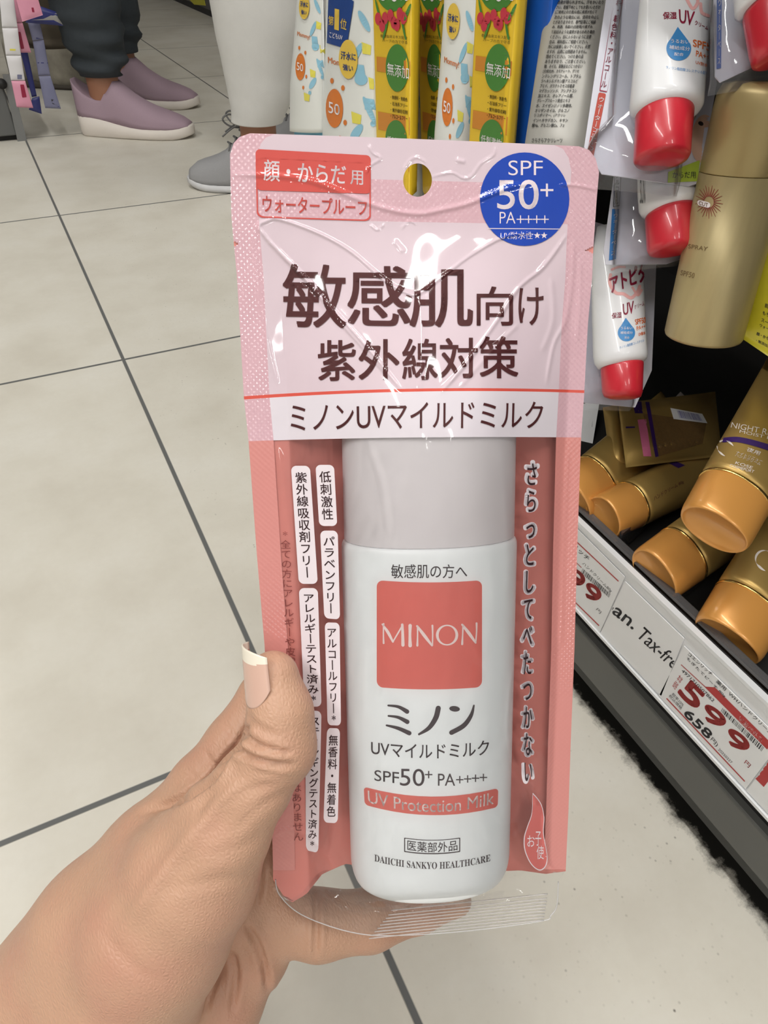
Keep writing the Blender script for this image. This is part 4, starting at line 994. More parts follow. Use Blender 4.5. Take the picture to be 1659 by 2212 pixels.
def drop(cx, cy, r, tilt=0.): 
    pts = [(cx+r*math.sin(a), cy-r*math.cos(a)) for a in np.linspace(.75, 2*math.pi-.75, 30)]+[(cx-r*.08, cy-r*1.75)]
    return poly(pts)
decal('lettering', px_join(txt('保湿', Z3([(85, 185), (285, 185), (285, 285), (85, 290)]), .03), txt('UV', Z3([(320, 145), (555, 180), (520, 390), (330, 340)]), .02), txt('クリーム', Z3([(560, 300), (760, 400), (750, 450), (555, 370)]), .02)), b, .0002, MAR, t)
decal('blue_drop', drop(1466, 105, 26.5), b, .0002, LBLUE, t)
decal('lettering', px_join(txt('うるおい', Z3([(200, 590), (470, 610), (470, 665), (200, 645)])), txt('補給成分', Z3([(180, 680), (480, 710), (475, 770), (175, 740)])), txt('配合', Z3([(250, 790), (390, 800), (385, 845), (250, 840)]))), b, .0004, WPRINT, t)
decal('lettering', px_join(txt('SPF50', Z3([(530, 590), (860, 660), (850, 780), (530, 695)]), .03), txt('PA+++', Z3([(575, 755), (830, 840), (825, 915), (570, 840)]), .02), txt('UV耐水性', Z3([(570, 900), (800, 970), (795, 1020), (570, 960)]), .01)), b, .0002, ORG, t)
decal('lettering', txt('ラノリン脂肪酸コレステリル配合', Z3([(130, 985), (760, 1070), (750, 1120), (128, 1025)])), b, .0002, LBLUE, t)
hr = smooth_poly(Z3([(430, -20), (520, 130), (590, 60), (600, -30)]), 5); decal('heart_print', px_join(stroke(Z3([(430, -20), (520, 130), (590, 60), (600, -30)]), [7]*4), stroke(Z3([(640, 60), (660, 190), (760, 240)]), [7]*3)), b, .0002, ROSE, t)
decal('strip_frame', frame([(1331, -30), (1351, -30), (1311, 200), (1294, 197)], 2.2, r=.05), cb, .0003, MAR, t)
decal('lettering', vtxt('香料・着色料・アルコール', [(1336, -20), (1349, -20), (1309, 190), (1297, 188)], .01), cb, .0003, MAR, t)
decal('claim_strip', rrect([(1293, 200), (1309, 203), (1281, 342), (1268, 330)], .2, .03), cb, .0003, M('print_rust', (176, 62, 44), .5), t)
decal('lettering', vtxt('ウォータープルーフ', [(1294, 210), (1306, 212), (1281, 332), (1270, 322)], .01), cb, .0005, WPRINT, t)
decal('face_print', px_join(ellipse(1518, 300, 26, 52, 32, .1)), cb, .0003, M('print_skin', (214, 176, 152), .5, vary=.05), t)
decal('eye_print', ellipse(1513, 268, 6, 4.5, 20, .5), cb, .0005, M('print_eye', (50, 36, 32), .4), t)
decal('green_label', poly([(1443, 372), (1512, 346), (1506, 392), (1442, 395)]), cb, .0003, M('print_lime', (180, 206, 70), .5), t)
decal('lettering', txt('からだ用', (1452, 372, 1502, 386)), cb, .0005, BLK, t)
shell(t, [(1358, 1552, -60, -60, .55), (1350, 1540, 60, 62, .6), (1336, 1530, 220, 222, .62), (1300, 1508, 256, 254, .60), (1282, 1502, 300, 296, .58), (1284, 1498, 350, 360, .5), (1290, 1492, 374, 392, .02)], d1)
# second pack below
card = [(1330, 355), (1540, 355), (1520, 500), (1480, 556), (1440, 570), (1308, 572), (1304, 540)]
d2 = .385
t, co, body, capo = blister('white cream tube with red cap half hidden under the upper blister pack, blue strip', card, d2, None,
    [(1378, 1518, 350, 350, .7), (1380, 1513, 420, 418, .82), (1383, 1511, 450, 436, .9), (1388, 1508, 460, 446, .88), (1400, 1500, 466, 450, .8)],
    [(1398, 1502, 462, 448, .95), (1396, 1501, 470, 456, .97), (1400, 1498, 535, 530, .97), (1404, 1494, 545, 540, .92), (1414, 1484, 548, 544, .8)], None)
cb = bvh_of(co)
decal('claim_strip', poly([(1322, 452), (1337, 452), (1330, 560), (1315, 563)]), cb, .0003, M('print_blue_strip', (40, 112, 178), .5), t)
decal('lettering', vtxt('ウォーターベース', [(1325, 462), (1334, 462), (1328, 552), (1319, 552)], .01), cb, .0005, WPRINT, t)
decal('strip_frame', frame([(1327, 370), (1342, 370), (1338, 445), (1324, 448)], 1.2, r=.03), cb, .0003, BLK, t)
decal('lettering', vtxt('アルコール', [(1330, 375), (1339, 375), (1335, 442), (1327, 442)]), cb, .0003, BLK, t)
decal('lettering', txt('SUN', (1383, 388, 1394, 440)), bvh_of(body), .0002, BLK, t)
shell(t, [(1345, 1525, 370, 370, .62), (1350, 1520, 440, 430, .62), (1346, 1510, 500, 490, .55), (1345, 1500, 540, 535, .4), (1350, 1490, 566, 552, .03)], d2)
# third, hanging deepest
card = [(1255, 470), (1420, 520), (1408, 800), (1372, 880), (1262, 870), (1235, 800)]
d3 = .43
t, co, body, capo = blister('lowest white cream tube with red cap, maroon logo and orange lettering, by the pouch edge', card, d3, None,
    [(1290, 1384, 490, 500, .5), (1279, 1388, 560, 566, .65), (1280, 1392, 680, 680, .82), (1283, 1396, 770, 768, .92), (1286, 1395, 784, 776, .92), (1293, 1388, 795, 784, .85)],
    [(1300, 1387, 790, 780, .95), (1299, 1388, 798, 788, .97), (1302, 1386, 845, 848, .97), (1306, 1383, 855, 858, .92), (1318, 1370, 860, 862, .75)], None)
b = bvh_of(body); Z5 = lambda pts: [(1200+x/3.614, 400+y/3.614) for x, y in pts]
decal('logo_cloud', px_join(stroke(Z5([(430, 700), (425, 770), (470, 840), (530, 850), (590, 880), (640, 830), (655, 790)]), [7]*7), stroke(Z5([(600, 800), (640, 860), (670, 820)]), [5]*3), stroke(Z5([(440, 660), (490, 640), (540, 640)]), [5]*3)), b, .0002, ROSE, t)
decal('logo_lettering', txt('アトピタ', Z5([(420, 720), (700, 600), (705, 745), (435, 845)]), .03), b, .0004, MAR, t)
decal('lettering', px_join(txt('保湿', Z5([(440, 1000), (515, 990), (515, 1035), (440, 1045)]), .02), txt('UV', Z5([(525, 930), (608, 905), (610, 1000), (530, 1015)]), .02), txt('クリーム', Z5([(612, 940), (690, 900), (690, 940), (615, 970)]), .01)), b, .0002, MAR, t)
decal('blue_drop', drop(1353, 719, 18.5), b, .0002, LBLUE, t)
decal('lettering', px_join(txt('うるおい', (1341, 706, 1365, 712)), txt('補給成分', (1340, 716, 1366, 722)), txt('配合', (1349, 727, 1359, 732))), b, .0004, WPRINT, t)
decal('lettering', px_join(txt('SPF50', Z5([(618, 1050), (700, 1030), (700, 1075), (625, 1090)]), .03), txt('PA++', Z5([(630, 1105), (700, 1085), (700, 1115), (635, 1135)]), .02), txt('UV耐水', Z5([(645, 1150), (700, 1140), (700, 1165), (648, 1180)]), .02)), b, .0002, ORG, t)
decal('lettering', txt('ラノリン脂肪酸コレステリル', Z5([(500, 1260), (690, 1200), (690, 1222), (502, 1280)])), b, .0002, LBLUE, t)
shell(t, [(1262, 1404, 500, 500, .6), (1262, 1404, 700, 700, .62), (1255, 1400, 800, 800, .55), (1262, 1392, 860, 866, .3), (1270, 1380, 876, 880, .03)], d3)
# fourth, at the top right corner
card = [(1542, -60), (1760, -60), (1760, 100), (1659, 130), (1556, 178), (1545, 165)]
d4 = .315
t, co, body, capo = blister('white cream tube with red cap in the blister pack at the top right corner', card, d4, None,
    [(1596, 1760, -90, -90, .7), (1592, 1750, -20, -60, .9), (1594, 1745, 18, -20, .9), (1602, 1735, 26, -14, .85)],
    [(1612, 1730, 22, -8, .95), (1611, 1732, 32, 0, .97), (1624, 1735, 110, 90, .97), (1629, 1733, 132, 112, .93), (1640, 1725, 138, 118, .8)], None)
cb = bvh_of(co)
decal('claim_strip', poly([(1548, -40), (1559, -40), (1557, 148), (1547, 150)]), cb, .0003, M('print_deep_blue', (44, 84, 160), .5), t)
decal('lettering', vtxt('ウォーターベース', [(1550, 0), (1557, 0), (1555, 140), (1549, 140)], .01), cb, .0005, WPRINT, t)
shell(t, [(1570, 1770, -60, -80, .6), (1572, 1765, 40, 20, .6), (1572, 1755, 120, 100, .5), (1566, 1745, 160, 130, .03)], d4)

# ------------------------------------------------------------ gold spray can
a, b_ = W(1518, 728, .405), W(1655, 175, .338); ax = nrm(b_-a); Ls = np.linalg.norm(b_-a); w = nrm(np.cross(ax, VIEW)); d = np.cross(ax, w); r = .0212
can = thing('spray_can', a, 'tall pale gold spray can hanging beside the yellow pouch', 'spray can')
CG = M('can_gold', (178, 162, 118), .42, .3, vary=.2, vscale=18, aniso=(8, 8, .4)); rg = lambda x, k: ring(a+ax*x, w*r*k, d*r*k, 2, 64)
sm = .68*Ls
V, Fc = loft([rg(0, .93), rg(.0006, .975), rg(.002, 1), rg(sm, 1)]); cbody = obj('can_body', V, Fc, CG, can)
V, Fc = loft([rg(sm+.0003, .985), rg(sm+.0008, 1.0), rg(Ls-.012, 1.0), rg(Ls-.005, .98), rg(Ls-.001, .9), rg(Ls, .75)]); obj('lid', V, Fc, M('lid_gold', (166, 148, 102), .38, .35, vary=.06), can)
b = bvh_of(cbody)
CT = M('can_print', (110, 86, 50), .5)
decal('sun_emblem', px_join(*[stroke([(1532+11*math.sin(k), 436-13*math.cos(k)), (1532+(26+4*(i % 2))*math.sin(k), 436-(32+4*(i % 2))*math.cos(k))], [2.2, .8], 2) for i, k in enumerate(np.linspace(0, 2*math.pi, 26, endpoint=False))]), b, .0002, M('print_crimson', (130, 40, 36), .5), can)
o = decal('badge', rrect([(1508, 431), (1536, 438), (1534, 450), (1507, 443)], .25, .4), b, .0003, WPRINT, can); decal('lettering', txt('CUT', [(1512, 434), (1531, 439), (1530, 447), (1511, 442)], .01), b, .0005, CT, can)
decal('lettering', px_join(txt('SPRAY', [(1488, 527), (1530, 533), (1527, 542), (1487, 536)]), txt('SPF50', [(1472, 583), (1502, 590), (1499, 601), (1470, 594)])), b, .0002, CT, can)

# ------------------------------------------------------------ yellow pouch at the right edge
YEL = M('pouch_yellow', (214, 204, 52), .35, coat=.2, vary=.05, vscale=14)
q = [W(1668, 330, .36), W(1850, 330, .36), W(1850, 900, .38), W(1598, 728, .41)]
t = thing('yellow_pouch', np.mean(q, 0), 'bright yellow pouch with black notes at the right edge behind the spray can', 'pouch')
V, Fc = pillow(*q, -VIEW, .006, .006); o = obj('pouch_film', V, Fc, YEL, t); b = bvh_of(o)
Z4 = lambda pts: [(1440+x/4.425, 400+y/4.425) for x, y in pts]
decal('lettering', px_join(txt('肌にやさしい', Z4([(945, 1130), (1150, 1200), (1140, 1250), (940, 1165)]), .02), txt('もち', Z4([(925, 1200), (985, 1225), (980, 1262), (918, 1230)]), .01), txt('スーパー', Z4([(910, 1265), (1050, 1330), (1045, 1370), (905, 1300)]), .01), txt('ウォーター', Z4([(895, 1320), (1040, 1385), (1035, 1420), (890, 1350)]), .01), txt('顔・からだ用', Z4([(865, 1400), (1040, 1475), (1035, 1510), (860, 1430)]), .02), txt('・無添加処方', Z4([(860, 1465), (1030, 1550), (1025, 1580), (858, 1495)]), .01)), b, .0003, BLK, t)

# ------------------------------------------------------------ the row of tubes and pouches hanging further along the shelf
XP = .285
def panel(name, label, cat, grp, q, x, bf, bb, mode, mat, part):
    P = [onX(*p, x) for p in q]; t = thing(name, np.mean(P, 0), label, cat, grp)
    V, Fc = pillow(*P, (-1, 0, 0), bf, bb, mode); o = obj(part, V, Fc, mat, t); return t, bvh_of(o)
YB = M('box_yellow', (226, 188, 44), .4, vary=.04, vscale=20); GRN = M('print_leaf_green', (70, 130, 52), .45, vary=.04); OCH = M('print_ochre', (206, 134, 44), .45); BERRY = M('print_berry', (196, 56, 72), .45, vary=.15, vscale=200); DKG = M('print_dark_olive', (74, 62, 24), .5)
def skew(q):
    q = np.asarray(q, float)
    return lambda pts: quad_map(np.asarray(pts, float), q)
def gold_box(label, q, x):
    t, b = panel('herb_pouch', label, 'pouch', 'yellow and green pouches hanging along the shelf', q, x, .0025, .008, 'box', YB, 'pouch_film'); m = skew(q)
    e = lambda cx, cy, rx, ry: (m(ellipse(cx, cy, rx, ry, 36)[0]), [tuple(range(36))])
    for y0, y1 in ((.375, .44), (.62, .70), (.80, .86)): decal('ochre_stripe', (m([(0.02, y0), (.98, y0+.02), (.98, y1+.02), (.02, y1)]), [(0, 1, 2, 3)]), b, .0003, OCH, t)
    decal('percent_badge', e(.5, .04, .50, .135), b, .0004, GRN, t); decal('lettering', txt('80', m([(.1, -.02), (.68, -.02), (.68, .135), (.1, .125)]), -.0), b, .0006, WPRINT, t)
    decal('lettering', txt('%', m([(.70, .06), (.92, .065), (.92, .13), (.70, .125)]), .01), b, .0006, WPRINT, t)
    rg = random.Random(4)
    decal('berry_print', px_join(*[e(.12+.1*k+rg.uniform(-.03, .03), .205+.03*math.sin(k*1.7)+rg.uniform(0, .02), .085, .028) for k in range(8)]), b, .0008, BERRY, t)
    decal('leaf_print', px_join(*[(m(ellipse(cx, cy, .09, .016, 20, r)[0]), [tuple(range(20))]) for cx, cy, r in ((.1, .17, .6), (.3, .255, -.5), (.8, .25, .6), (.9, .18, -.4))]), b, .0007, GRN, t)
    decal('lettering', px_join(txt('植物由来エキス配合', m([(.15, .275), (.9, .285), (.9, .30), (.15, .29)])), txt('ハーブの力で守る', m([(.2, .295), (.9, .306), (.9, .32), (.2, .31)]))), b, .0005, DKG, t)
    decal('oval_label', e(.62, .425, .33, .105), b, .0006, GRN, t); decal('lettering', txt('無添加', m([(.34, .40), (.95, .42), (.95, .475), (.34, .455)]), .0), b, .0008, WPRINT, t)
    decal('lettering', px_join(*[txt(s, m([(.42, .545+.028*k), (.92, .555+.028*k), (.92, .573+.028*k), (.42, .563+.028*k)]), .012) for k, s in enumerate(('・無香料・無着色', '・石油系フリー', '・紫外線吸収剤', '・アルコールフリー'))]), b, .0005, DKG, t)
    decal('oval_label', e(.58, .74, .33, .085), b, .0006, GRN, t); decal('lettering', txt('低刺激性', m([(.3, .725), (.88, .74), (.88, .775), (.3, .76)]), .0), b, .0008, WPRINT, t)
    return t
gold_box('yellow and green 80% pouch, nearest one beside the blue panel', [(1036, -60), (1122, -62), (1085, 430), (1012, 420)], .285)
gold_box('yellow and green 80% pouch in the shade between two white tubes', [(903, -60), (960, -62), (954, 430), (918, 425)], .315)
gold_box('leftmost yellow and green 80% pouch beside the crown-labelled tube', [(808, -60), (890, -62), (884, 430), (820, 425)], .285)
WT = M('tube_pearl', (224, 226, 222), .4, coat=.2, vary=.02); SKY = M('print_pale_blue', (140, 190, 212), .5); LEM = M('print_lemon', (222, 212, 90), .5); TANG = M('print_tangerine', (214, 122, 52), .4); CAPB = M('cap_sky', (110, 176, 204), .4); CROWN = M('print_crown_blue', (34, 66, 130), .4); GLD = M('print_gold', (222, 188, 80), .4)
def milk_tube(label, q, x, crown=None, cap=False, cpx=None):
    t, b = panel('milk_tube', label, 'tube', 'white sunscreen tubes hanging along the shelf', q, x, .014, .012, 'tube', WT, 'tube_body'); m = skew(q)
    e = lambda cx, cy, rx, ry, r=0: (m(ellipse(cx, cy, rx, ry, 28, r)[0]), [tuple(range(28))])
    rg = random.Random(int(q[0][0]))
    decal('blue_print', px_join(*[e(cx, cy, .13, .026, r) for cx, cy, r in ((.78, .22, .3), (.62, .36, -.3), (.7, .47, .0), (.85, .60, .4), (.6, .70, -.2))], *[(m([(cx-.1, cy), (cx+.1, cy+.005), (cx+.13, cy+.05), (cx-.08, cy+.05)]), [(0, 1, 2, 3)]) for cx, cy in ((.66, .405), (.85, .55))], *[e(cx, cy, .05, .012) for cx, cy in ((.3, .28), (.92, .66), (.5, .76))]), b, .0004, SKY, t)
    decal('yellow_print', px_join(*[(m([(cx, cy), (cx+.2, cy+.015), (cx+.18, cy+.055), (cx+.02, cy+.05)]), [(0, 1, 2, 3)]) for cx, cy in ((.72, .31), (.85, .46), (.5, .61), (.3, .76))]), b, .0004, LEM, t)
    decal('orange_roundel', px_join(e(.17, .60, .17, .085), *[e(cx, cy, .035, .012) for cx, cy in ((.12, .48), (.34, .51), (.38, .66), (.28, .73))]), b, .0005, TANG, t)
    decal('lettering', txt('50', m([(.06, .57), (.28, .585), (.28, .63), (.06, .62)]), .01), b, .0008, WPRINT, t)
    decal('lettering', txt('Mommy!', m([(.04, .375), (.5, .40), (.5, .435), (.04, .41)]), .01), b, .0005, TANG, t)
    if crown:
        decal('crown_label', (m([(.05, .12), (.16, .165), (.30, .09), (.42, .17), (.58, .135), (.42, .34), (.02, .315)]), [tuple(range(7))]), b, .0007, CROWN, t)
        decal('lettering', px_join(txt('第', m([(.06, .195), (.17, .20), (.16, .24), (.06, .235)]), .02), txt('1', m([(.19, .165), (.28, .17), (.27, .26), (.18, .255)]), .03), txt('位', m([(.31, .205), (.44, .215), (.42, .26), (.30, .25)]), .02)), b, .0009, GLD, t)
        decal('lettering', txt('こどもUV', m([(.08, .265), (.35, .28), (.34, .302), (.08, .29)]), .01), b, .0009, WPRINT, t)
    sc = decal('round_sticker', e(.46, .385, .19, .085) if crown else e(.3, .22, .2, .08), b, .0010, GLD, t)
    cx, cy = (.46, .385) if crown else (.3, .22)
    decal('lettering', px_join(txt('汗水に', m([(cx-.14, cy-.035), (cx+.16, cy-.025), (cx+.16, cy+.008), (cx-.14, cy)]), .02), txt('強い', m([(cx-.1, cy+.02), (cx+.1, cy+.027), (cx+.1, cy+.055), (cx-.1, cy+.047)]), .02)), b, .0013, CROWN, t)
    if cap:
        P = [onX(*p, x-.001) for p in cap]; V, Fc = pillow(*P, (-1, 0, 0), .0155, .013, 'tube'); V = V; obj('cap', V, Fc, CAPB, t, label='sky blue cap')
    return t
milk_tube('white tube with blue crown label and orange 50 roundel beside the yellow pouch', [(706, -62), (808, -66), (818, 440), (704, 430)], .285, crown=True)
milk_tube('leftmost white tube with sky blue cap beside the white trousers', [(644, -60), (697, -64), (703, 286), (636, 280)], .285, cap=[(636, 279), (702, 285), (700, 372), (640, 366)])
milk_tube('white tube with yellow sticker between two yellow pouches', [(962, -60), (1036, -64), (1012, 430), (952, 425)], .300)
milk_tube('white tube mostly hidden behind the leftmost yellow pouch', [(880, -60), (912, -60), (914, 430), (880, 425)], .330)
P = [onX(*p, .300) for p in [(1118, -60), (1200, -60), (1150, 430), (1090, 425)]]
t = thing('blue_box', np.mean(P, 0), 'plain deep blue box between the yellow pouch and the silver pack', 'box'); V, Fc = pillow(*P, (-1, 0, 0), .001, .03, 'box'); obj('carton', V, Fc, M('carton_blue', (18, 84, 178), .4, coat=.2, vary=.03), t)
# silver pack covered with small print
q = [W(1190, -60, .40), W(1330, -60, .385), W(1285, 420, .40), W(1118, 415, .415)]
t = thing('silver_refill_pack', np.mean(q, 0), 'silver grey pack covered with small black print behind the top of the pouch', 'pouch')
V, Fc = pillow(*q, -VIEW+RIGHT*-.3, .010, .006, 'pouch'); o = obj('pack_film', V, Fc, M('silver_film', (168, 166, 160), .4, .2, vary=.05, vscale=25), t); b = bvh_of(o)
src = ['効果が得られません。汗をかいたり', 'さい。乾燥下地としてもお使いいただけ', '[ご使用上の注意]お肌に異常が生じて', '次のような場合には、使用を中止し', 'とがありますので、専門医等にご相談', 'み、刺激、色抜け(白斑等)や黒ずみ', 'て前記のような異常があらわれた場合', 'ください。目に入らないように注意', '合は、眼科医にご相談ください。', '所には保管しないでください。天然', 'ますが、品質には問題ありません。', '閉めてください。つけた後の品', 'ありますので、ご注意ください。', '物、ネイル、革製品などにつかない', '[全成分]水、カモケレート、グリセ', 'ンテレングリコール、トプタム', 'ラヘキシルデカン酸アスコルビ', 'アミド、ガラクトミセス培養液', 'マデカッソシド、アシアチコシ', '加エキス、オレアノール酸、', 'グレープフルーツ果皮エキス', '水、スイゼンジノリ多糖体、', 'オリザンオイル、グルコノ', 'リコポリマー、(アクリレ', 'イソヘキサデカン、キサン', '酸Na、グルコン酸Cu、フェ']
lines_ = []
for k, s in enumerate(src):
    y = 6+k*10.6; x0 = 1206-(y-6)*.205; x1 = 1304-(y-6)*.30-(k % 3)*4
    lines_.append(txt(s, [(x0, y-4), (x1, y-4), (x1-2, y+4), (x0-2, y+4)], .015))
decal('lettering', px_join(*lines_), b, .0005, M('print_ink', (34, 34, 34), .5), t)
decal('lettering', txt('さらさらアクリレーツ', (1150, 299, 1215, 308), .01), b, .0005, M('print_ink', (34, 34, 34)), t)

# ------------------------------------------------------------ shoppers' legs further down the aisle
def shoe(parent, heel, toe, L, wd, upper_m, sole_m, wedge=.03, top=.075, toe_h=.045, laces=None, collar=True, ank=.27, furry=False):
    """slip-on shoe lofted from heel to toe; returns ankle centre"""
    h = np.array([heel[0], heel[1], 0.]); f = nrm(np.array([toe[0]-heel[0], toe[1]-heel[1], 0])); s = np.cross([0, 0, 1.], f); u = np.array([0, 0, 1.])
    def half(x):      # half width along the foot
        return wd/2*(.70+.30*math.sin(min(1, x/.62)*math.pi/2))*(1 if x < .66 else math.sqrt(max(.02, 1-((x-.66)/.345)**2)))*(1 if x > .1 else math.sqrt(max(.05, 1-((.1-x)/.105)**2)))
    def sole_h(x): return (wedge*(1-.45*ss((x-.12)/.5))+(.006*ss((x-.85)/.15)))
    rs = []
    xs = [0, .01, .03, .06, .1, .16, .24, .32, .4, .5, .6, .68, .76, .84, .9, .95, .98, 1.]
    for x in xs:
        hw = half(x)*1.04; z0 = .010*max(0, (x-.8)/.2)**2+.006*max(0, (.06-x)/.06); z1 = sole_h(x); c = h+f*x*L
        rs.append([c+s*hw*a+u*z for a, z in ((-.9, z0), (-1, z0+.004), (-1.03, (z0+z1)/2), (-.98, z1-.002), (-.9, z1), (.9, z1), (.98, z1-.002), (1.03, (z0+z1)/2), (1, z0+.004), (.9, z0))])
    V, Fc = loft(rs); obj('sole', V, Fc, sole_m, parent)
    tz = ([.122, .108, .092, .080, .080, .098, .128, .114, .094, .076, .064, .056, .047, .03] if collar else [.085, .082, .078, .076, .080, .092, .110, .113, .110, .086, .066, .057, .050, .03])
    if furry: tz = [.10, .12, .14, .155, .165, .17, .17, .165, .155, .14, .12, .10, .075, .04]
    top_h = lambda x: float(np.interp(x, [0, .05, .12, .2, .27, .32, .36, .42, .5, .6, .7, .8, .9, 1], tz))
    rs = []; k = 22
    for x in [.008, .02, .045, .08, .12, .17, .22, .27, .31, .34, .38, .44, .5, .56, .62, .68, .74, .8, .86, .91, .95, .975]:
        hw = half(x)*.97; z0 = sole_h(x)-.002; zt = max(z0+.004, top_h(x)); c = h+f*x*L; pts = []
        open_ = 1 if x < .335 else 0
        for j in range(k+1):
            a = math.pi*j/k; cx = math.cos(a)
            if open_: n = (1-.25*abs(math.sin(a))); pts.append(c+s*hw*math.copysign(abs(cx)**.45, cx)*(.86+.14*(1-math.sin(a)))+u*(z0+(zt-z0)*min(1, math.sin(a)*1.6)))
            else: pts.append(c+s*hw*math.copysign(abs(cx)**.8, cx)+u*(z0+(zt-z0)*math.sin(a)**.8))
        rs.append(pts)
    V, Fc = loft(rs, True, True, closed=True)
    up = obj('upper', V, Fc, upper_m, parent)
    if laces:
        for k2 in range(4):
            x = .48+.05*k2; c = h+f*x*L+u*(top_h(x)+.001); w_ = half(x)*.5
            V, Fc = tube(smooth_poly([c-s*w_-u*.006, c-s*w_*.3+u*.003+f*.006, c+s*w_*.3+u*.003, c+s*w_-u*.006], 4), .0022); obj('lace', V, Fc, laces, parent)
        c = h+f*.50*L+u*(top_h(.50)+.002)
        for sg in (-1, 1):
            V, Fc = tube(smooth_poly([c, c+s*sg*.012+u*.026+f*.024, c+s*sg*.022+u*.020+f*.040, c+s*sg*.014+u*.006+f*.028, c], 6), .0018); obj('lace', V, Fc, laces, parent)
            V, Fc = tube(smooth_poly([c, c+s*sg*.012+f*.02+u*.004, c+s*sg*.02+f*.045-u*.012], 6), .0016); obj('lace', V, Fc, laces, parent)
    return h+f*ank*L+u*top*.75, f, s
def leg_rings(pts, sq=1.0, folds=(), k=40, seed=0):
    """trouser leg: pts = [(centre, half along the foot, half across)], with wrinkles near the hem"""
    P = smooth_poly([np.concatenate([c, [a, b]]) for c, a, b in pts], 10); rg = np.random.RandomState(seed); ph = rg.rand(8)*6.28
    return P, ph
def trousers(parent, legs, mat, f, seed=0, fold=.004, dens=90, name='trouser_leg'):
    for li, pts in enumerate(legs):
        P, ph = leg_rings(pts, seed=seed+li); s = np.cross([0, 0, 1.], f); rs = []
        hem = P[0][2]
        for q in P:
            c, a, b = q[:3], q[3], q[4]; dz = q[2]-hem; amp = fold*math.exp(-dz/.12)
            pts_ = []
            for j in range(48):
                t = 2*math.pi*j/48
                w = 1+amp/ a*(math.sin(dz*dens*2+1.6*math.sin(t+ph[0])+ph[1])+.6*math.sin(dz*dens*3.1+2*t+ph[2]))+.012*math.sin(3*t+dz*14+ph[3])
                pts_.append(c+f*a*w*math.cos(t)+s*b*w*math.sin(t))
            rs.append(pts_)
        V, Fc = loft(rs, True, True); obj(name, V, Fc, mat, parent)
SKINF = M('ankle_skin', (150, 104, 80), .5, vary=.05)
def ankles(parent, cs, fs, r=.033):
    gs = []
    for c in cs:
        rs = [ring(np.array([c[0], c[1], z]), fs*r*k*1.15, np.cross([0, 0, 1.], fs)*r*k) if False else ring(np.array([c[0], c[1], z]), fs*r*k*1.2, np.cross([0, 0, 1.], fs)*r*k, 2, 24) for z, k in ((.035, 1.1), (.06, 1.02), (.09, .95), (.13, .98), (.2, 1.15), (.30, 1.5))]
        V, Fc = loft(rs); obj('ankle', V, Fc, SKINF, parent)
# --- dark jeans and lilac slip-ons
hA, tA = onZ(181, 286), onZ(421, 297); hA, tA = hA[:2], tA[:2]
fA = nrm(np.append(tA-hA, 0)); LA = float(np.linalg.norm(tA-hA))
pA = thing('person', np.append(hA, 0), 'shopper in dark trousers and lilac slip-on shoes with white soles', 'person', 'shoppers in the aisle')
LIL = M('knit_lilac', (156, 134, 146), .8, vary=.06, vscale=500, bump=.3, bscale=900); LSOLE = M('sole_white', (216, 208, 200), .6, vary=.03)
sh1 = thing('x', (0, 0, 0), None, None); 
def shoe_part(person, nm='shoe'):
    o = bpy.data.objects.new(nm, None); COL.objects.link(o); o.parent = person; o['_loc'] = person['_loc']; o.empty_display_size = .02
    return o
bpy.data.objects.remove(sh1)
s1 = shoe_part(pA); c1, _, sA = shoe(s1, hA, tA, LA, .098, LIL, LSOLE, wedge=.044, top=.105, toe_h=.055)
tB = onZ(432, 233)[:2]; hB = tB-fA[:2]*LA*.98
s2 = shoe_part(pA); c2, _, _ = shoe(s2, hB, tB, LA*.98, .096, LIL, LSOLE, wedge=.042, top=.10, toe_h=.053)
ankles(pA, [c1, c2], fA)
DEN = M('trouser_charcoal', (44, 50, 55), .85, vary=.12, vscale=120, bump=.3, bscale=600)
up = np.array([0, 0, 1.])
trousers(pA, [[(np.array([c1[0], c1[1], .128]), .052, .044), (np.array([c1[0], c1[1], .16])+fA*.004, .062, .054), (np.array([c1[0], c1[1], .22]), .072, .066), (np.array([c1[0], c1[1], .34])-fA*.008, .086, .078), (np.array([c1[0], c1[1], .6])-fA*.015, .1, .09)],
              [(np.array([c2[0], c2[1], .13]), .052, .046), (np.array([c2[0], c2[1], .2]), .068, .062), (np.array([c2[0], c2[1], .36]), .082, .076), (np.array([c2[0], c2[1], .6]), .096, .09)]], DEN, fA, seed=3, fold=.007, dens=60)
# --- white cropped trousers and grey laced sneaker
tC = onZ(409, 402)[:2]; dC = nrm(np.append(onZ(600, 405)[:2]-tC, 0)); hC = tC+dC[:2]*.26; fC = -dC
pC = thing('person', np.append(hC, 0), 'shopper in wide white cropped trousers and grey laced sneakers', 'person', 'shoppers in the aisle')
GRYK = M('knit_grey', (150, 150, 152), .8, vary=.06, vscale=500, bump=.3, bscale=900); GS = M('sole_offwhite', (206, 206, 208), .6)
s1 = shoe_part(pC); cc, _, _ = shoe(s1, hC, tC, .26, .095, GRYK, GS, wedge=.028, top=.075, toe_h=.05, laces=M('lace_grey', (104, 104, 104), .8), collar=False, ank=.22)
off = np.cross(up, fC)*-.15
if proj(np.append(hC+off[:2], 0))[0] < proj(np.append(hC, 0))[0]: off = -off
s2 = shoe_part(pC); cc2, _, _ = shoe(s2, hC+off[:2]+np.array([.13, .06]), tC+off[:2]+np.array([.13, .06]), .26, .095, GRYK, GS, wedge=.028, top=.075, toe_h=.05, laces=M('lace_grey', (104, 104, 104)), collar=False, ank=.22)
hemz = .118
ctr = lambda x, y, Y: onY(x, y, Y)
cA = onZ(558, 286, .115); 
ankles(pC, [np.array([cA[0], cA[1], 0]), cc2], fC, .030)
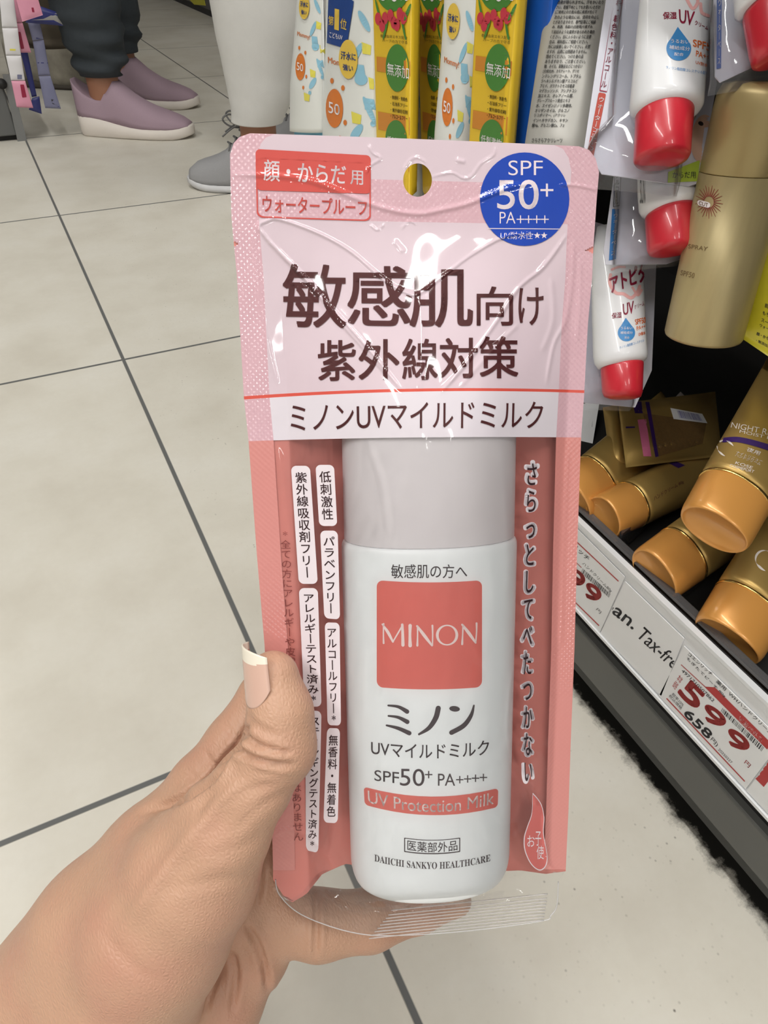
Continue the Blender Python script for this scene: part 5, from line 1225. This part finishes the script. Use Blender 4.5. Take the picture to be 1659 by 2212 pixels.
WTR = M('trouser_white', (212, 211, 208), .85, vary=.04, vscale=60, bump=.25, bscale=500)
def upc(c, z): return np.array([c[0], c[1], z])
trousers(pC, [[(upc(cA, .135), .050, .052), (upc(cA, .17)-fC*.010, .058, .060), (upc(cA, .24)-fC*.018, .074, .072), (upc(cA, .34)-fC*.03, .096, .085), (upc(cA, .6)-fC*.03, .108, .095)],
              [(upc(cc2, .105), .062, .06), (upc(cc2, .2)-fC*.01, .075, .07), (upc(cc2, .6), .105, .095)]], WTR, fC, seed=9, fold=.0008, dens=40)
# --- brown trousers and shaggy sneaker, far left
heelF, toeF = onZ(118, 184)[:2], onZ(202, 188)[:2]
fF = nrm(np.append(toeF-heelF, 0)); 
pF = thing('person', np.append(heelF, 0), 'shopper in brown trousers and shaggy off-white sneaker beyond the hanging sachets', 'person', 'shoppers in the aisle')
FUR = M('shaggy_offwhite', (166, 160, 146), .9, vary=.35, vscale=38, bump=1., bscale=120); DS = M('sole_dark', (84, 78, 70), .8)
s1 = shoe_part(pF); cF, _, _ = shoe(s1, heelF-fF[:2]*.13, toeF+fF[:2]*.03, .30, .125, FUR, DS, wedge=.025, top=.15, toe_h=.10, collar=False, furry=True)
BRN = M('trouser_brown', (72, 64, 52), .9, vary=.1, vscale=60, bump=.3, bscale=400)
cT = onZ(118, 92, .15)
trousers(pF, [[(upc(cT, .145), .075, .08), (upc(cT, .2), .085, .085), (upc(cT, .32)-fF*.01, .10, .095), (upc(cT, .6)-fF*.02, .11, .1)]], BRN, fF, seed=5, fold=.003)
# --- pale peach panel behind
pz = onZ(150, 128); pq = onZ(190, 128)
V, Fc = box((pz[0], pz[1]+.05, 0), (pq[0]+.1, pz[1]+.08, .9), .004); o = obj('display_board', V, Fc, M('peach_board', (206, 178, 152), .7, vary=.03), None, smooth=False)
tag(o, 'pale peach display board standing behind the shaggy sneaker', 'board')

# ------------------------------------------------------------ sachet strips hanging at the left edge
SW = M('sachet_white', (214, 212, 214), .45, vary=.04, vscale=60); SP = M('sachet_pink', (214, 146, 168), .45, vary=.05, vscale=60); SN = M('sachet_navy', (44, 50, 110), .4, vary=.08, vscale=40); SG = M('sachet_grey_blue', (120, 122, 150), .45, vary=.08, vscale=60); SFOIL = M('sachet_foil', (170, 168, 164), .35, .4)
YS = yF-.06
def strip(name, label, segs, y):
    t = thing(name, onY(*segs[0][0][0], y), label, 'sachet strip', 'sachet strips hanging at the left')
    for k, (q, mt, prints) in enumerate(segs):
        P = [onY(*p, y) for p in q]; V, Fc = pillow(*P, (0, -1, 0), .0035, .003, 'pouch', 12, 14, .0006); o = obj('sachet', V, Fc, mt, t)
        if prints:
            b = bvh_of(o)
            for g_, m_ in prints: decal('printed_mark', g_, b, .0005, m_, t)
    return t
c1_ = lambda pts: [(x/5.53, y/5.53) for x, y in pts]
strip('sachet_strip', 'white and pink sachet strip hanging nearest the grey gondola foot', [
    (c1_([(-10, -60), (160, -60), (210, 330), (25, 330)]), SW, [(ellipse(6, 79, 3, 3, 12), RED)]), (c1_([(25, 335), (212, 335), (250, 660), (70, 660)]), SW, [(stripe(*c1_([(50, 590), (185, 595)]), 4), LEM)]),
    (c1_([(70, 665), (250, 665), (298, 962), (132, 962)]), SW, [(rrect(c1_([(205, 890), (262, 892), (262, 945), (208, 945)])), SG)]), (c1_([(134, 966), (300, 966), (398, 1290), (200, 1280)]), SP, [(rrect(c1_([(240, 1010), (285, 1010), (318, 1160), (265, 1165)])), MAR)])], YS)
strip('sachet_strip', 'pink sachet strip hanging just right of the white one', [(c1_([(110, -60), (190, -60), (265, 270), (130, 270)]), SP, None), (c1_([(135, 278), (270, 275), (372, 628), (222, 630)]), SP, [(rrect(c1_([(205, 380), (245, 380), (290, 580), (250, 585)])), MAR)])], YS+.03)
strip('sachet_strip', 'navy sachet strip hanging between the pink and the grey blue ones', [(c1_([(240, 600), (325, 600), (440, 1150), (380, 1160)]), SN, None), (c1_([(385, 1170), (470, 1150), (500, 1362), (345, 1310)]), SN, None)], YS+.05)
strip('sachet_strip', 'grey blue sachet strip with dark bars, rightmost of the hanging strips', [(c1_([(330, 270), (470, 240), (520, 470), (390, 490)]), SG, [(stripe(*c1_([(365, 440), (495, 480)]), 5), SN)]), (c1_([(392, 495), (522, 475), (600, 900), (460, 905)]), SG, [(stripe(*c1_([(450, 750), (570, 752)]), 2), SN)]),
    (c1_([(462, 910), (602, 905), (728, 1300), (540, 1290)]), SG, [(poly(c1_([(610, 1185), (640, 1190), (620, 1215)])), BLK), (poly(c1_([(620, 1225), (660, 1245), (630, 1240)])), BLK), (rrect(c1_([(690, 1270), (725, 1262), (728, 1310), (695, 1312)])), SN)])], YS+.04)
q = [onY(*p, YS-.02) for p in c1_([(180, -60), (440, -60), (512, 180), (265, 260)])]
t = thing('sachet_bag', np.mean(q, 0), 'pink flat sachet bag with rounded corner hanging over the strips', 'sachet', 'sachet strips hanging at the left'); V, Fc = pillow(*q, (0, -1, 0), .003, .003, 'pouch'); o = obj('sachet', V, Fc, SP, t); decal('printed_mark', rrect(c1_([(375, 90), (400, 90), (412, 145), (385, 145)])), bvh_of(o), .0005, MAR, t)
q = [onY(*p, YS+.02) for p in c1_([(440, 60), (700, 150), (770, 310), (300, 270)])]
t = thing('sachet_bag', np.mean(q, 0), 'navy and foil sachet bag jutting right behind the pink one', 'sachet', 'sachet strips hanging at the left'); V, Fc = pillow(*q, (0, -1, 0), .006, .004, 'pouch'); o = obj('sachet', V, Fc, SN, t); decal('foil_edge', poly(c1_([(370, 240), (520, 225), (660, 160), (700, 165), (765, 305), (640, 240)])), bvh_of(o), .0005, SFOIL, t)
